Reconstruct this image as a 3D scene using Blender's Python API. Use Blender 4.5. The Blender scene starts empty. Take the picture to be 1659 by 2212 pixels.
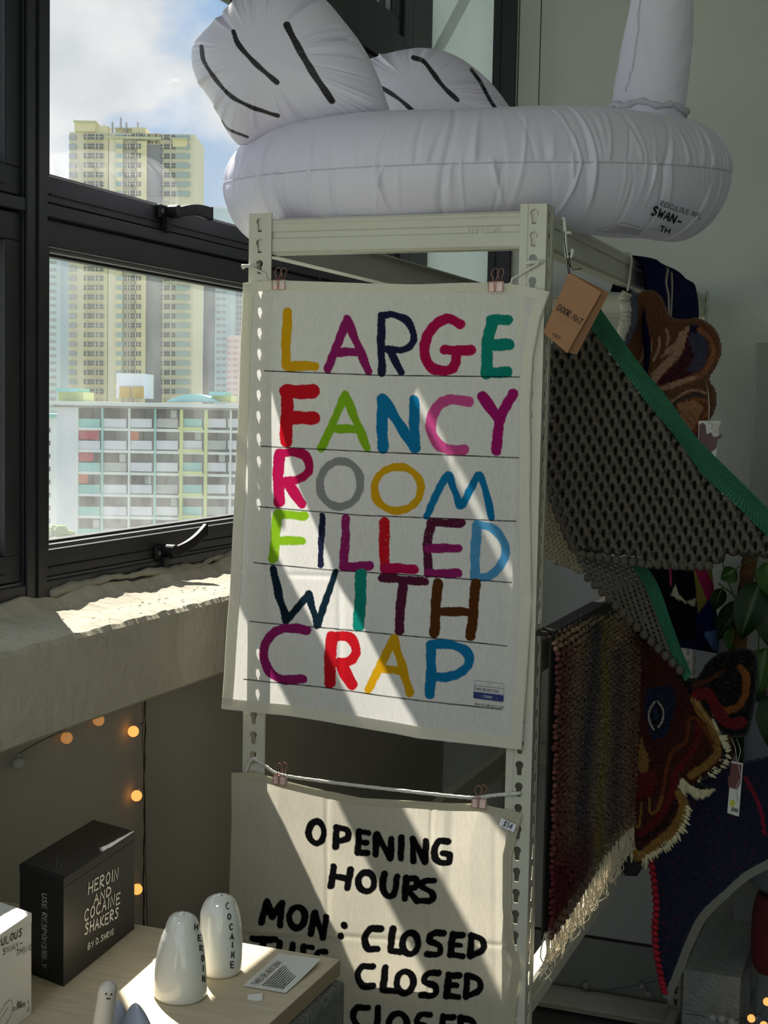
import bpy, math, random
import numpy as np
from mathutils import Vector, Matrix

# ------------------------------------------------------------------ camera, sky, sun, exposure
SC = bpy.context.scene
F_PX, YAW, PITCH, ROLL = 3059.2, .37036, .07462, .01958
CAM = np.array([1.02993, -2.03727, 1.6])
def _rot(y, p, r):
    cy, sy, cp, sp, cr, sr = np.cos(y), np.sin(y), np.cos(p), np.sin(p), np.cos(r), np.sin(r)
    B = np.array([[1, 0, 0], [0, 0, -1], [0, 1, 0]], float)
    Rz = np.array([[cy, sy, 0], [-sy, cy, 0], [0, 0, 1]])
    Rp = np.array([[1, 0, 0], [0, cp, -sp], [0, sp, cp]])
    Rr = np.array([[cr, -sr, 0], [sr, cr, 0], [0, 0, 1]])
    return Rr @ Rp @ B @ Rz
MC = _rot(YAW, PITCH, ROLL)                       # world -> camera (x right, y down, z forward)
cd = bpy.data.cameras.new('camera'); cam = bpy.data.objects.new('camera', cd)
SC.collection.objects.link(cam); SC.camera = cam
cd.sensor_fit = 'HORIZONTAL'; cd.sensor_width = 36.0; cd.lens = 36.0 * F_PX / 1659.0
cd.clip_start = .05; cd.clip_end = 6000
m3 = np.array([MC[0], -MC[1], -MC[2]]).T
mw = Matrix([[*m3[0], CAM[0]], [*m3[1], CAM[1]], [*m3[2], CAM[2]], [0, 0, 0, 1]])
cam.matrix_world = mw

SC.view_settings.view_transform = 'Standard'; SC.view_settings.look = 'None'
SC.view_settings.gamma = 1; SC.view_settings.use_curve_mapping = False
SC.view_settings.exposure = 0.36
SC.cycles.use_denoising = True
SC.cycles.max_bounces = 12; SC.cycles.transparent_max_bounces = 24
SC.cycles.sample_clamp_indirect = 6.0
SC.cycles.caustics_reflective = False; SC.cycles.caustics_refractive = False

SUN = Vector((.68, -.73, -1.15)).normalized()     # the way the sunlight travels
sd = bpy.data.lights.new('sun', 'SUN'); sd.energy = 9.5; sd.angle = math.radians(.53); sd.color = (1, .955, .87)
so = bpy.data.objects.new('sun', sd); SC.collection.objects.link(so)
so.rotation_euler = SUN.to_track_quat('-Z', 'Y').to_euler(); so.location = (-4, 5, 8)

wd = bpy.data.worlds.new('sky'); SC.world = wd; wd.use_nodes = True
nt = wd.node_tree; nt.nodes.clear()
def N(t, **k):
    n = nt.nodes.new(t)
    for a, b in k.items(): setattr(n, a, b)
    return n
def ramp(n, pts, interp='LINEAR'):
    cr = n.color_ramp; cr.interpolation = interp
    while len(cr.elements) < len(pts): cr.elements.new(.5)
    for e, (p, c) in zip(cr.elements, pts):
        e.position = p; e.color = (*c, 1) if len(c) == 3 else c
tc = N('ShaderNodeTexCoord'); sep = N('ShaderNodeSeparateXYZ'); nt.links.new(tc.outputs['Generated'], sep.inputs[0])
grad = N('ShaderNodeValToRGB'); ramp(grad, [(0, (.50, .56, .60)), (.06, (.55, .66, .78)), (.3, (.33, .53, .82)), (1, (.16, .32, .62))])
nt.links.new(sep.outputs['Z'], grad.inputs[0])
mp = N('ShaderNodeMapping'); mp.inputs['Scale'].default_value = (1, 1, 1.35); mp.inputs['Location'].default_value = (.9, 4.1, .4)
nt.links.new(tc.outputs['Generated'], mp.inputs['Vector'])
n1 = N('ShaderNodeTexNoise'); n1.inputs['Scale'].default_value = 4.2; n1.inputs['Detail'].default_value = 9; n1.inputs['Roughness'].default_value = .56; n1.inputs['Distortion'].default_value = .35
nt.links.new(mp.outputs[0], n1.inputs['Vector'])
c1 = N('ShaderNodeValToRGB'); ramp(c1, [(.47, (0, 0, 0)), (.57, (1, 1, 1))]); nt.links.new(n1.outputs['Fac'], c1.inputs[0])
n2 = N('ShaderNodeTexNoise'); n2.inputs['Scale'].default_value = 9; n2.inputs['Detail'].default_value = 6
nt.links.new(mp.outputs[0], n2.inputs['Vector'])
c2 = N('ShaderNodeValToRGB'); ramp(c2, [(.35, (.66, .70, .74)), (.62, (.93, .94, .94))]); nt.links.new(n2.outputs['Fac'], c2.inputs[0])
mx = N('ShaderNodeMix', data_type='RGBA'); nt.links.new(c1.outputs[0], mx.inputs[0]); nt.links.new(grad.outputs[0], mx.inputs[6]); nt.links.new(c2.outputs[0], mx.inputs[7])
bg = N('ShaderNodeBackground'); bg.inputs[1].default_value = .80; nt.links.new(mx.outputs[2], bg.inputs[0])
wo = N('ShaderNodeOutputWorld'); nt.links.new(bg.outputs[0], wo.inputs[0])

# ------------------------------------------------------------------ reading the survey: a pixel of the photograph to a point in the room
def ray(px, py):
    px = np.asarray(px, float); py = np.asarray(py, float)
    v = np.stack([(px - 829.5) / F_PX, (py - 1106) / F_PX, np.ones_like(px)], -1)
    return v @ MC
def on(px, py, ax, val):
    d = ray(px, py); t = (val - CAM[ax]) / d[..., ax]
    return CAM + d * np.asarray(t)[..., None]
def to_px(p):
    c = (np.asarray(p, float) - CAM) @ MC.T
    return 829.5 + F_PX * c[..., 0] / c[..., 2], 1106 + F_PX * c[..., 1] / c[..., 2]

# ------------------------------------------------------------------ mesh helpers: geometry is (verts, faces) lists
class G:
    def __init__(s): s.v = []; s.f = []
    def add(s, v, f):
        o = len(s.v); s.v.extend([tuple(map(float, q)) for q in v]); s.f.extend([tuple(i + o for i in q) for q in f]); return s
    def box(s, a, b):
        x0, y0, z0 = a; x1, y1, z1 = b
        if x0 > x1: x0, x1 = x1, x0
        if y0 > y1: y0, y1 = y1, y0
        if z0 > z1: z0, z1 = z1, z0
        return s.add([(x0, y0, z0), (x1, y0, z0), (x1, y1, z0), (x0, y1, z0), (x0, y0, z1), (x1, y0, z1), (x1, y1, z1), (x0, y1, z1)],
                     [(0, 3, 2, 1), (4, 5, 6, 7), (0, 1, 5, 4), (1, 2, 6, 5), (2, 3, 7, 6), (3, 0, 4, 7)])
    def obox(s, c, ax, ay, az):            # oriented box: centre and three half vectors
        c, ax, ay, az = map(np.array, (c, ax, ay, az)); v = []
        for k in (-1, 1):
            for i, j in ((-1, -1), (1, -1), (1, 1), (-1, 1)): v.append(c + i * ax + j * ay + k * az)
        return s.add(v, [(0, 3, 2, 1), (4, 5, 6, 7), (0, 1, 5, 4), (1, 2, 6, 5), (2, 3, 7, 6), (3, 0, 4, 7)])
    def tube(s, pts, r, n=8, caps=True):
        P = np.array(pts, float); m = len(P); R = np.broadcast_to(np.asarray(r, float), (m,))
        T = np.gradient(P, axis=0); T /= np.linalg.norm(T, axis=1)[:, None] + 1e-12
        u = np.cross(T[0], [0, 0, 1.]); 
        if np.linalg.norm(u) < .05: u = np.cross(T[0], [1., 0, 0])
        u /= np.linalg.norm(u); v = []
        for k in range(m):
            u = u - T[k] * (u @ T[k]); u /= np.linalg.norm(u) + 1e-12; w = np.cross(T[k], u)
            for i in range(n):
                a = 2 * math.pi * i / n; v.append(P[k] + R[k] * (math.cos(a) * u + math.sin(a) * w))
        f = [(k * n + i, k * n + (i + 1) % n, (k + 1) * n + (i + 1) % n, (k + 1) * n + i) for k in range(m - 1) for i in range(n)]
        if caps: f += [tuple(range(n))[::-1], tuple((m - 1) * n + i for i in range(n))]
        return s.add(v, f)
    def prism(s, poly, off):               # planar polygon (3D points) extruded along off
        n = len(poly); off = np.array(off); P = [np.array(p, float) for p in poly]
        return s.add(P + [p + off for p in P], [tuple(range(n))[::-1], tuple(range(n, 2 * n))] + [(i, (i + 1) % n, n + (i + 1) % n, n + i) for i in range(n)])
    def lathe(s, prof, c=(0, 0, 0), n=24, sx=1, sy=1):
        v = []; f = []; m = len(prof)
        for r, z in prof:
            for i in range(n):
                a = 2 * math.pi * i / n; v.append((c[0] + r * sx * math.cos(a), c[1] + r * sy * math.sin(a), c[2] + z))
        for k in range(m - 1):
            for i in range(n): f.append((k * n + i, k * n + (i + 1) % n, (k + 1) * n + (i + 1) % n, (k + 1) * n + i))
        f += [tuple(range(n))[::-1], tuple((m - 1) * n + i for i in range(n))]
        return s.add(v, f)
    def ball(s, c, r, n=12, k=8, sc=(1, 1, 1)):
        prof = [(max(1e-4, math.sin(math.pi * j / k)) * r, -math.cos(math.pi * j / k) * r) for j in range(k + 1)]
        o = len(s.v); s.lathe(prof, (0, 0, 0), n)
        for i in range(o, len(s.v)):
            q = s.v[i]; s.v[i] = (c[0] + q[0] * sc[0], c[1] + q[1] * sc[1], c[2] + q[2] * sc[2])
        return s
    def grid(s, P, close=False):           # P [m,n,3]
        m, n = P.shape[:2]; i, j = np.meshgrid(np.arange(m - 1), np.arange(n if close else n - 1), indexing='ij')
        j2 = (j + 1) % n; f = np.stack([i * n + j, i * n + j2, (i + 1) * n + j2, (i + 1) * n + j], -1).reshape(-1, 4)
        return s.add(P.reshape(-1, 3), f.tolist())

WL = {}                                     # world origin of each object built
COL = SC.collection
def link(o, parent, loc):
    COL.objects.link(o); WL[o.name] = np.array(loc, float)
    if parent is not None:
        o.parent = parent; o.location = tuple(np.array(loc) - WL[parent.name])
    else: o.location = tuple(loc)
    return o
def tag(o, label=None, cat=None, group=None, kind=None):
    if label: o['label'] = label
    if cat: o['category'] = cat
    if group: o['group'] = group
    if kind: o['kind'] = kind
    return o
def thing(name, label, cat, loc=(0, 0, 0), group=None, kind=None):
    o = bpy.data.objects.new(name, None); o.empty_display_size = .05
    return tag(link(o, None, loc), label, cat, group, kind)
def obj(name, g, m, parent=None, smooth=False, cols=None, kind=None, label=None, bevel=0, origin=None, attrs=None):
    V = np.array(g.v, float).reshape(-1, 3)
    if parent is not None and origin is None: loc = WL[parent.name]
    elif origin is not None: loc = np.array(origin, float)
    else: loc = np.array([(V[:, 0].min() + V[:, 0].max()) / 2, (V[:, 1].min() + V[:, 1].max()) / 2, V[:, 2].min()])
    me = bpy.data.meshes.new(name); me.from_pydata((V - loc).tolist(), [], g.f)
    me.materials.append(m); me.update()
    if smooth: me.shade_smooth()
    if cols is not None:
        a = me.color_attributes.new('Col', 'FLOAT_COLOR', 'POINT')
        c = np.ones((len(V), 4), np.float32); c[:, :3] = cols; a.data.foreach_set('color', c.ravel())
    o = bpy.data.objects.new(name, me); link(o, parent, loc)
    if bevel:
        b = o.modifiers.new('bevel', 'BEVEL'); b.width = bevel; b.segments = 2; b.limit_method = 'ANGLE'
    return tag(o, label, None, None, kind)
def single(name, g, m, label, cat, group=None, **k):
    o = obj(name, g, m, **k); return tag(o, label, cat, group)
def struct(name, g, m, parent=None, **k):
    return obj(name, g, m, parent, kind='structure' if parent is None else None, **k)
def copy_tree(o, off, parent=None):
    c = o.copy(); COL.objects.link(c); WL[c.name] = WL[o.name] + np.array(off)
    if parent is not None: c.parent = parent
    else: c.location = tuple(WL[c.name])
    for ch in o.children: copy_tree(ch, off, c)
    return c

# ------------------------------------------------------------------ materials
def srgb(c):
    c = np.array(c, float) / 255.; return tuple(np.where(c <= .04045, c / 12.92, ((c + .055) / 1.055) ** 2.4).tolist())
MATS = {}
def mat(name, col=(.5, .5, .5), rough=.6, metal=0, attr=False, var=0, vs=20, bump=0, bs=60, trans=0, emit=None, es=1, sheen=0, coat=0, stretch=(1, 1, 1), spec=.5, col2=None, detail=4, tcol=None):
    if name in MATS: return MATS[name]
    m = bpy.data.materials.new(name); m.use_nodes = True; t = m.node_tree; t.nodes.clear(); L = t.links.new
    out = t.nodes.new('ShaderNodeOutputMaterial'); p = t.nodes.new('ShaderNodeBsdfPrincipled')
    p.inputs['Roughness'].default_value = rough; p.inputs['Metallic'].default_value = metal
    p.inputs['Specular IOR Level'].default_value = spec
    if sheen: p.inputs['Sheen Weight'].default_value = sheen
    if coat: p.inputs['Coat Weight'].default_value = coat; p.inputs['Coat Roughness'].default_value = .05
    p.inputs['Base Color'].default_value = (*col, 1); src = None
    if attr:
        a = t.nodes.new('ShaderNodeVertexColor'); a.layer_name = 'Col'; src = a.outputs[0]
    if var or bump:
        tc = t.nodes.new('ShaderNodeTexCoord'); mp = t.nodes.new('ShaderNodeMapping'); mp.inputs['Scale'].default_value = stretch; L(tc.outputs['Object'], mp.inputs[0])
    if var:
        n = t.nodes.new('ShaderNodeTexNoise'); n.inputs['Scale'].default_value = vs; n.inputs['Detail'].default_value = detail; L(mp.outputs[0], n.inputs['Vector'])
        r = t.nodes.new('ShaderNodeMapRange'); r.inputs[1].default_value = .3; r.inputs[2].default_value = .7; L(n.outputs['Fac'], r.inputs[0])
        if col2 is None:
            r.inputs[3].default_value = 1 - var; r.inputs[4].default_value = 1 + var
            x = t.nodes.new('ShaderNodeVectorMath'); x.operation = 'SCALE'
            if src: L(src, x.inputs[0])
            else: x.inputs[0].default_value = col
            L(r.outputs[0], x.inputs['Scale']); src = x.outputs[0]
        else:
            r.inputs[3].default_value = 0; r.inputs[4].default_value = 1
            x = t.nodes.new('ShaderNodeMix'); x.data_type = 'RGBA'; L(r.outputs[0], x.inputs[0]); x.inputs[6].default_value = (*col, 1); x.inputs[7].default_value = (*col2, 1); src = x.outputs[2]
    if src: L(src, p.inputs['Base Color'])
    bo = None
    if bump:
        n = t.nodes.new('ShaderNodeTexNoise'); n.inputs['Scale'].default_value = bs; n.inputs['Detail'].default_value = 5; L(mp.outputs[0], n.inputs['Vector'])
        b = t.nodes.new('ShaderNodeBump'); b.inputs['Strength'].default_value = min(1, bump * 3); b.inputs['Distance'].default_value = bump * .01; L(n.outputs['Fac'], b.inputs['Height']); L(b.outputs[0], p.inputs['Normal']); bo = b.outputs[0]
    sh = p.outputs[0]
    if trans:
        d = t.nodes.new('ShaderNodeBsdfTranslucent'); d.inputs[0].default_value = (*(tcol or col), 1)
        if src and not tcol: L(src, d.inputs[0])
        if bo: L(bo, d.inputs['Normal'])
        x = t.nodes.new('ShaderNodeMixShader'); x.inputs[0].default_value = trans; L(sh, x.inputs[1]); L(d.outputs[0], x.inputs[2]); sh = x.outputs[0]
    if emit:
        p.inputs['Emission Color'].default_value = (*emit, 1); p.inputs['Emission Strength'].default_value = es
    L(sh, out.inputs[0]); MATS[name] = m; return m
def glass_mat(name, tint=(1, 1, 1), dirt=.03, refl=1.0, frost=0):
    m = bpy.data.materials.new(name); m.use_nodes = True; t = m.node_tree; t.nodes.clear(); L = t.links.new
    out = t.nodes.new('ShaderNodeOutputMaterial'); tr = t.nodes.new('ShaderNodeBsdfTransparent'); tr.inputs[0].default_value = (*tint, 1)
    gl = t.nodes.new('ShaderNodeBsdfGlossy'); gl.inputs['Roughness'].default_value = .01
    lw = t.nodes.new('ShaderNodeLayerWeight'); lw.inputs[0].default_value = .5
    pw = t.nodes.new('ShaderNodeMath'); pw.operation = 'POWER'; pw.inputs[1].default_value = 5; L(lw.outputs['Facing'], pw.inputs[0])
    mm = t.nodes.new('ShaderNodeMath'); mm.operation = 'MULTIPLY_ADD'; mm.inputs[1].default_value = .9 * refl; mm.inputs[2].default_value = .035 * refl; L(pw.outputs[0], mm.inputs[0])
    a = t.nodes.new('ShaderNodeMixShader'); L(mm.outputs[0], a.inputs[0]); L(tr.outputs[0], a.inputs[1]); L(gl.outputs[0], a.inputs[2])
    df = t.nodes.new('ShaderNodeBsdfTranslucent'); df.inputs[0].default_value = (.8, .8, .78, 1)
    tc = t.nodes.new('ShaderNodeTexCoord'); n = t.nodes.new('ShaderNodeTexNoise'); n.inputs['Scale'].default_value = 7; n.inputs['Detail'].default_value = 8; L(tc.outputs['Object'], n.inputs['Vector'])
    sp = t.nodes.new('ShaderNodeSeparateXYZ'); L(tc.outputs['Generated'], sp.inputs[0])
    r = t.nodes.new('ShaderNodeMapRange'); r.inputs[1].default_value = .35; r.inputs[2].default_value = .75; r.inputs[3].default_value = dirt * .5; r.inputs[4].default_value = dirt * 1.6; L(n.outputs['Fac'], r.inputs[0])
    # rain-borne dust gathers towards the bottom rail of a pane
    r2 = t.nodes.new('ShaderNodeMapRange'); r2.inputs[1].default_value = 0; r2.inputs[2].default_value = .35; r2.inputs[3].default_value = 2.6; r2.inputs[4].default_value = 1; L(sp.outputs['Z'], r2.inputs[0])
    q = t.nodes.new('ShaderNodeMath'); q.operation = 'MULTIPLY'; L(r.outputs[0], q.inputs[0]); L(r2.outputs[0], q.inputs[1])
    q2 = t.nodes.new('ShaderNodeMath'); q2.operation = 'ADD'; L(q.outputs[0], q2.inputs[0]); q2.inputs[1].default_value = frost
    b = t.nodes.new('ShaderNodeMixShader'); L(q2.outputs[0], b.inputs[0]); L(a.outputs[0], b.inputs[1]); L(df.outputs[0], b.inputs[2])
    L(b.outputs[0], out.inputs[0]); return m

# ------------------------------------------------------------------ flat print: colour of points (x, y) from strokes and filled outlines
def seg_dist(X, Y, pts):
    d = np.full(X.shape, 1e9)
    for (x0, y0), (x1, y1) in zip(pts[:-1], pts[1:]):
        vx, vy = x1 - x0, y1 - y0; L2 = vx * vx + vy * vy + 1e-9
        t = np.clip(((X - x0) * vx + (Y - y0) * vy) / L2, 0, 1)
        d = np.minimum(d, np.hypot(X - x0 - t * vx, Y - y0 - t * vy))
    return d
def in_poly(X, Y, P):
    r = np.zeros(X.shape, bool); n = len(P)
    for i in range(n):
        x0, y0 = P[i]; x1, y1 = P[(i + 1) % n]
        if y0 == y1: continue
        c = ((y0 > Y) != (y1 > Y)) & (X < (x1 - x0) * (Y - y0) / (y1 - y0) + x0); r ^= c
    return r
def smooth_line(pts, k=6, closed=False):
    P = np.array(pts, float)
    if len(P) < 3: return [tuple(p) for p in P]
    if closed: Q = np.vstack([P[-1], P, P[0], P[1]])
    else: Q = np.vstack([2 * P[0] - P[1], P, 2 * P[-1] - P[-2]])
    out = []
    for i in range(1, len(Q) - 2):
        for j in range(k):
            t = j / k; a, b, c, d = Q[i - 1], Q[i], Q[i + 1], Q[i + 2]
            out.append(.5 * ((2 * b) + (-a + c) * t + (2 * a - 5 * b + 4 * c - d) * t * t + (-a + 3 * b - 3 * c + d) * t ** 3))
    if not closed: out.append(Q[-2])
    else: out.append(out[0])
    return [tuple(p) for p in out]
def ellipse(cx, cy, rx, ry, n=28):
    return [(cx + rx * math.cos(2 * math.pi * i / n), cy + ry * math.sin(2 * math.pi * i / n)) for i in range(n + 1)]
def paint(X, Y, base, shapes, rag=0, seed=0):
    C = np.empty(X.shape + (3,)); C[...] = base
    rng = np.random.default_rng(seed)
    for s in shapes:
        c = np.array(s[-1])
        if s[0] == 's':
            pts, w = s[1], s[2]; xs = [p[0] for p in pts]; ys = [p[1] for p in pts]
            b = (X > min(xs) - w) & (X < max(xs) + w) & (Y > min(ys) - w) & (Y < max(ys) + w)
            if not b.any(): continue
            x, y = X[b], Y[b]; d = seg_dist(x, y, pts)
            if rag and w > 8: d = d + rag * (np.sin(x * .093 + y * .071 + len(pts)) + .5 * np.sin(x * .23 - y * .19) + .3 * np.sin(x * .61 + y * .53))
            a = np.clip(w / 2 - d + .5, 0, 1)[:, None]
            C[b] = C[b] * (1 - a) + c * a
        else:
            m = in_poly(X + (rag * np.sin(Y * .5) if rag else 0), Y + (rag * np.sin(X * .45) if rag else 0), s[1]); C[m] = c
    return C
def coons(top, right, bottom, left, nu, nv, axis=1):
    """patch from four edges; each edge point is (px, py, depth along the axis)"""
    def edge(E, n):
        P = np.array([list(on(e[0], e[1], axis, e[2])) for e in E]); d = np.r_[0, np.cumsum(np.linalg.norm(np.diff(P, axis=0), axis=1))]; t = np.linspace(0, d[-1], n)
        return np.stack([np.interp(t, d, P[:, k]) for k in range(3)], -1)
    T, B, L, R = edge(top, nu), edge(bottom, nu), edge(left, nv), edge(right, nv)
    u = np.linspace(0, 1, nu)[None, :, None]; v = np.linspace(0, 1, nv)[:, None, None]
    return ((1 - v) * T[None] + v * B[None] + (1 - u) * L[:, None] + u * R[:, None]
            - (1 - u) * (1 - v) * T[0] - u * (1 - v) * T[-1] - (1 - u) * v * B[0] - u * v * B[-1])
def wob(t, seed, n=6, f0=1.):
    r = np.random.default_rng(seed); o = 0
    for k in range(n): o = o + np.sin(t * f0 * (k + 1) * r.uniform(.7, 1.3) + r.uniform(0, 6.28)) / (k + 1)
    return o
# ------------------------------------------------------------------ the setting
random.seed(7)
M_frame = mat('black_aluminium', srgb((44, 45, 50)), .45, spec=.4, var=.12, vs=6)
M_gasket = mat('black_gasket', (.006, .006, .006), .5)
M_alu_grey = mat('grey_aluminium_bead', srgb((120, 120, 122)), .4)
M_plaster = mat('painted_plaster', srgb((170, 164, 150)), .85, var=.05, vs=3, bump=.10, bs=45)
M_wallgrey = mat('grey_green_wall_paint', srgb((196, 199, 194)), .9, var=.04, vs=2, bump=.05, bs=60)
M_sill = mat('rough_painted_concrete', srgb((222, 220, 205)), .9, var=.06, vs=14, bump=.9, bs=38)
M_floor = mat('dark_concrete_floor', srgb((96, 98, 92)), .7, var=.12, vs=5, bump=.1, bs=30)
M_ceil = mat('ceiling_paint', srgb((190, 190, 182)), .9, var=.03, vs=3)
XW = -.28; XG = -.325; YB = 1.62; ZS = 1.262
X1, Y0, ZC = 3.3, -3.35, 3.1
glass_up = glass_mat('clear_window_glass', dirt=.012); glass_lo = glass_mat('dusty_window_glass', tint=(.97, .97, .96), dirt=.055)
glass_fr = glass_mat('frosted_window_glass', tint=(.93, .97, .97), dirt=.05, frost=.40)

g = G().box((-.5, Y0, -.1), (X1, YB + .2, 0)); struct('floor', g, M_floor)
g = G().box((-.5, Y0, ZC), (X1, YB + .2, ZC + .1)); struct('ceiling', g, M_ceil)
# rear wall with its window opening
bx0, bx1, bz0, bz1 = -.40, -.045, 1.74, 2.95
g = G().box((-.5, YB, 0), (X1, YB + .16, bz0)); g.box((-.5, YB, bz1), (X1, YB + .16, ZC)); g.box((bx1, YB, bz0), (X1, YB + .16, bz1))
wb = struct('wall_back', g, M_wallgrey)
g = G().box((X1, Y0, 0), (X1 + .15, YB + .2, ZC)); struct('wall_right', g, M_wallgrey)
g = G().box((-.5, Y0 - .15, 0), (X1 + .15, Y0, .12)).box((-.5, Y0 - .15, 2.98), (X1 + .15, Y0, ZC)).box((-.5, Y0 - .15, .12), (-.15, Y0, 2.98)).box((X1 - .1, Y0 - .15, .12), (X1 + .15, Y0, 2.98)); struct('wall_front', g, M_wallgrey)
g = G()  # unseen front wall left open and this window frame added for front light
for k in range(4): g.box((-.15 + k * 1.1, Y0 - .1, .12), (-.15 + k * 1.1 + .05, Y0 - .04, 2.98))
g.box((-.15, Y0 - .1, .12), (X1 - .1, Y0 - .04, .17)).box((-.15, Y0 - .1, 2.93), (X1 - .1, Y0 - .04, 2.98)); struct('added_window', g, M_frame)
# a rounded column stands out of the rear wall at the right edge of the view
xc = float(on(1648, 900, 1, YB)[0])
g = G().box((xc, YB - .22, 0), (xc + .42, YB + .01, 1.765)); struct('trim_1', g, mat('column_paint', srgb((150, 152, 146)), .8, var=.04, vs=4), bevel=.006)

# window wall: recessed dado, concrete ledge, rough sill
g = G().box((-.5, Y0, 0), (-.20, YB, 1.128)); g.box((-.5, Y0, ZC - .14), (XW - .05, YB, ZC))
struct('wall_left', g, M_plaster)
gy = float(on(311, 1700, 0, -.2)[1])
v = []
for k in range(40):
    z = .5 + k * .016; v.append((-.1992, gy + .0012 * math.sin(k * 1.7) + .001 * math.sin(k * .6), z))
struct('trim_2', G().tube(v, [.0014 + .0006 * math.sin(k * 2.1) for k in range(40)], 5), mat('dark_joint', (.03, .028, .022), .9))
# the ledge: front face, soft lower arris, rough top
XL = -.115
n = 420; ys = np.linspace(Y0 + .02, YB, n * 2); rs = np.random.default_rng(3)
ed = np.cumsum(rs.normal(0, .0009, len(ys))); ed -= np.convolve(ed, np.ones(25) / 25, 'same'); ed = np.clip(ed, -.006, .005)
prof = [(-.5, 1.125, 0), (XL - .008, 1.125, 0), (XL, 1.131, 0), (XL, 1.246, 0), (XL - .001, 1.255, .6), (XL - .006, 1.262, 1), (XL - .03, 1.266, .3), (XL - .08, 1.267, 0), (XW + .035, 1.274, .4), (XW + .012, 1.290, .5), (XW - .04, 1.293, 0)]
P = np.zeros((len(prof), len(ys), 3))
for i, (x, z, k) in enumerate(prof):
    P[i, :, 0] = x + ed * k * .9; P[i, :, 1] = ys; P[i, :, 2] = z + (ed * .5 * k if i > 3 else 0) + (.0016 * wob(ys * 60, i, 7) * (.6 if 5 <= i <= 8 else 0)) + (.004 * wob(ys * 22, 9, 5) if i in (8, 9) else 0)
struct('trim_3', G().grid(P), M_sill if False else mat('ledge_paint', srgb((184, 177, 160)), .88, var=.06, vs=8, bump=.35, bs=50), smooth=False)
# crumbs and cracks of old paint on the sill
g = G()
for k in range(420):
    y = random.uniform(-1.0, 1.3); x = random.uniform(XW + .03, XL - .006); s = random.uniform(.0004, .0014)
    a = random.uniform(-.5, .5); l = s * random.uniform(1, 5)
    g.obox((x, y, 1.2675 + s * .3 + (.006 if x < XW + .045 else 0)), (s * .6, 0, 0), (math.sin(a) * l * .3, l, 0), (0, 0, s * .5))
struct('trim_4', g, M_sill)
# silicone bead and broken filler along the window foot
pts = [(XW + .006 + .004 * math.sin(y * 9) + .002 * math.sin(y * 41), y, 1.294 + .004 * math.sin(y * 13 + 1) + .002 * math.sin(y * 50)) for y in np.linspace(-.14, 1.3, 150)]
struct('trim_5', G().tube(pts, [.007 + .0025 * math.sin(i * .21) + .001 * math.sin(i * 1.3) for i in range(150)], 8), mat('grey_filler', srgb((150, 148, 136)), .6, bump=.3, bs=80), smooth=True)

def window_bay(name, ya, yb, handles=True, dusty=True):
    """fixed frame between mullions with a lower and an upper top-hung sash"""
    w = bpy.data.objects.new(name, None); link(w, None, (XW, (ya + yb) / 2, 1.29)); tag(w, kind='structure')
    def prof_rail(nm, z0, z1, x0=XW, x1=XW - .055):
        obj(nm, G().box((x0, ya, z0), (x1, yb, z1)), M_frame, w, bevel=.0015)
    prof_rail('bottom_rail', 1.285, 1.312, XW + .004)
    obj('cill_strip', G().box((XW - .004, ya, 1.312), (XW - .03, yb, 1.3155)), M_alu_grey, w)
    prof_rail('transom', 1.885, 1.905, XW + .004)
    prof_rail('upper_transom', 2.452, 2.535, XW + .004)
    prof_rail('head_rail', 2.93, 2.965)
    for nm, z0, z1, gm, off in (('lower_sash', 1.318, 1.882, glass_lo if dusty else glass_up, -.004), ('upper_sash', 1.908, 2.448, glass_up, -.004), ('top_sash', 2.54, 2.925, glass_up, -.004)):
        # each sash: four members with a stepped inner bead, then the pane
        b = .042; x0, x1 = XW + off, XW - .05; st = .040
        s = obj(nm, G().box((x0, ya + .003, z0), (x1, yb - .003, z0 + b)).box((x0, ya + .003, z1 - b), (x1, yb - .003, z1)).box((x0, ya + .003, z0 + b), (x1, ya + .003 + .018, z1 - b)).box((x0, yb - .003 - st, z0 + b), (x1, yb - .003, z1 - b)), M_frame, w, bevel=.002)
        s2 = G(); q = .006; x2 = XW - .018
        ia, ib = ya + .003 + .018, yb - .003 - st
        s2.box((x2, ia, z0 + b), (x1, ib, z0 + b + q)).box((x2, ia, z1 - b - q), (x1, ib, z1 - b)).box((x2, ia, z0 + b + q), (x1, ia + q, z1 - b - q)).box((x2, ib - q, z0 + b + q), (x1, ib, z1 - b - q))
        obj('glazing_bead', s2, M_alu_grey, s)
        q2 = G(); a, c = z0 + b + q, z1 - b - q; r = .0045
        q2.box((XG + .012, ia + q, a), (XG - .006, ib - q, a + r)).box((XG + .012, ia + q, c - r), (XG - .006, ib - q, c)).box((XG + .012, ia + q, a + r), (XG - .006, ia + q + r, c - r)).box((XG + .012, ib - q - r, a + r), (XG - .006, ib - q, c - r))
        obj('gasket', q2, M_gasket, s)
        obj('pane', G().box((XG, ia + q, a), (XG - .001, ib - q, c)), gm, s)
        if nm != 'top_sash': obj('drip_groove', G().box((XW - .0035, ya + .02, z0 + .0125), (XW - .001, yb - .045, z0 + .0145)), M_gasket, s)
    return w
w1 = window_bay('window_1', -.150, 1.405)
def mullion(ym, wd=.052, nm='trim_6'):
    g = G().box((XW + .002, ym - wd / 2, 1.270), (XW - .075, ym + wd / 2, 2.965))
    g.box((XW + .006, ym - wd / 2, 1.270), (XW, ym - wd / 2 + wd * .36, 2.965)); g.box((XW + .006, ym + .004, 1.270), (XW, ym + wd / 2, 2.965))
    return struct(nm, g, M_frame)
mullion(-.176)
for k, yy in enumerate((-1.60, -3.05)): mullion(yy, .055, 'trim_%d' % (7 + k))
window_bay('window_2', -1.572, -.202); window_bay('window_3', -3.022, -1.628)
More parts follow.
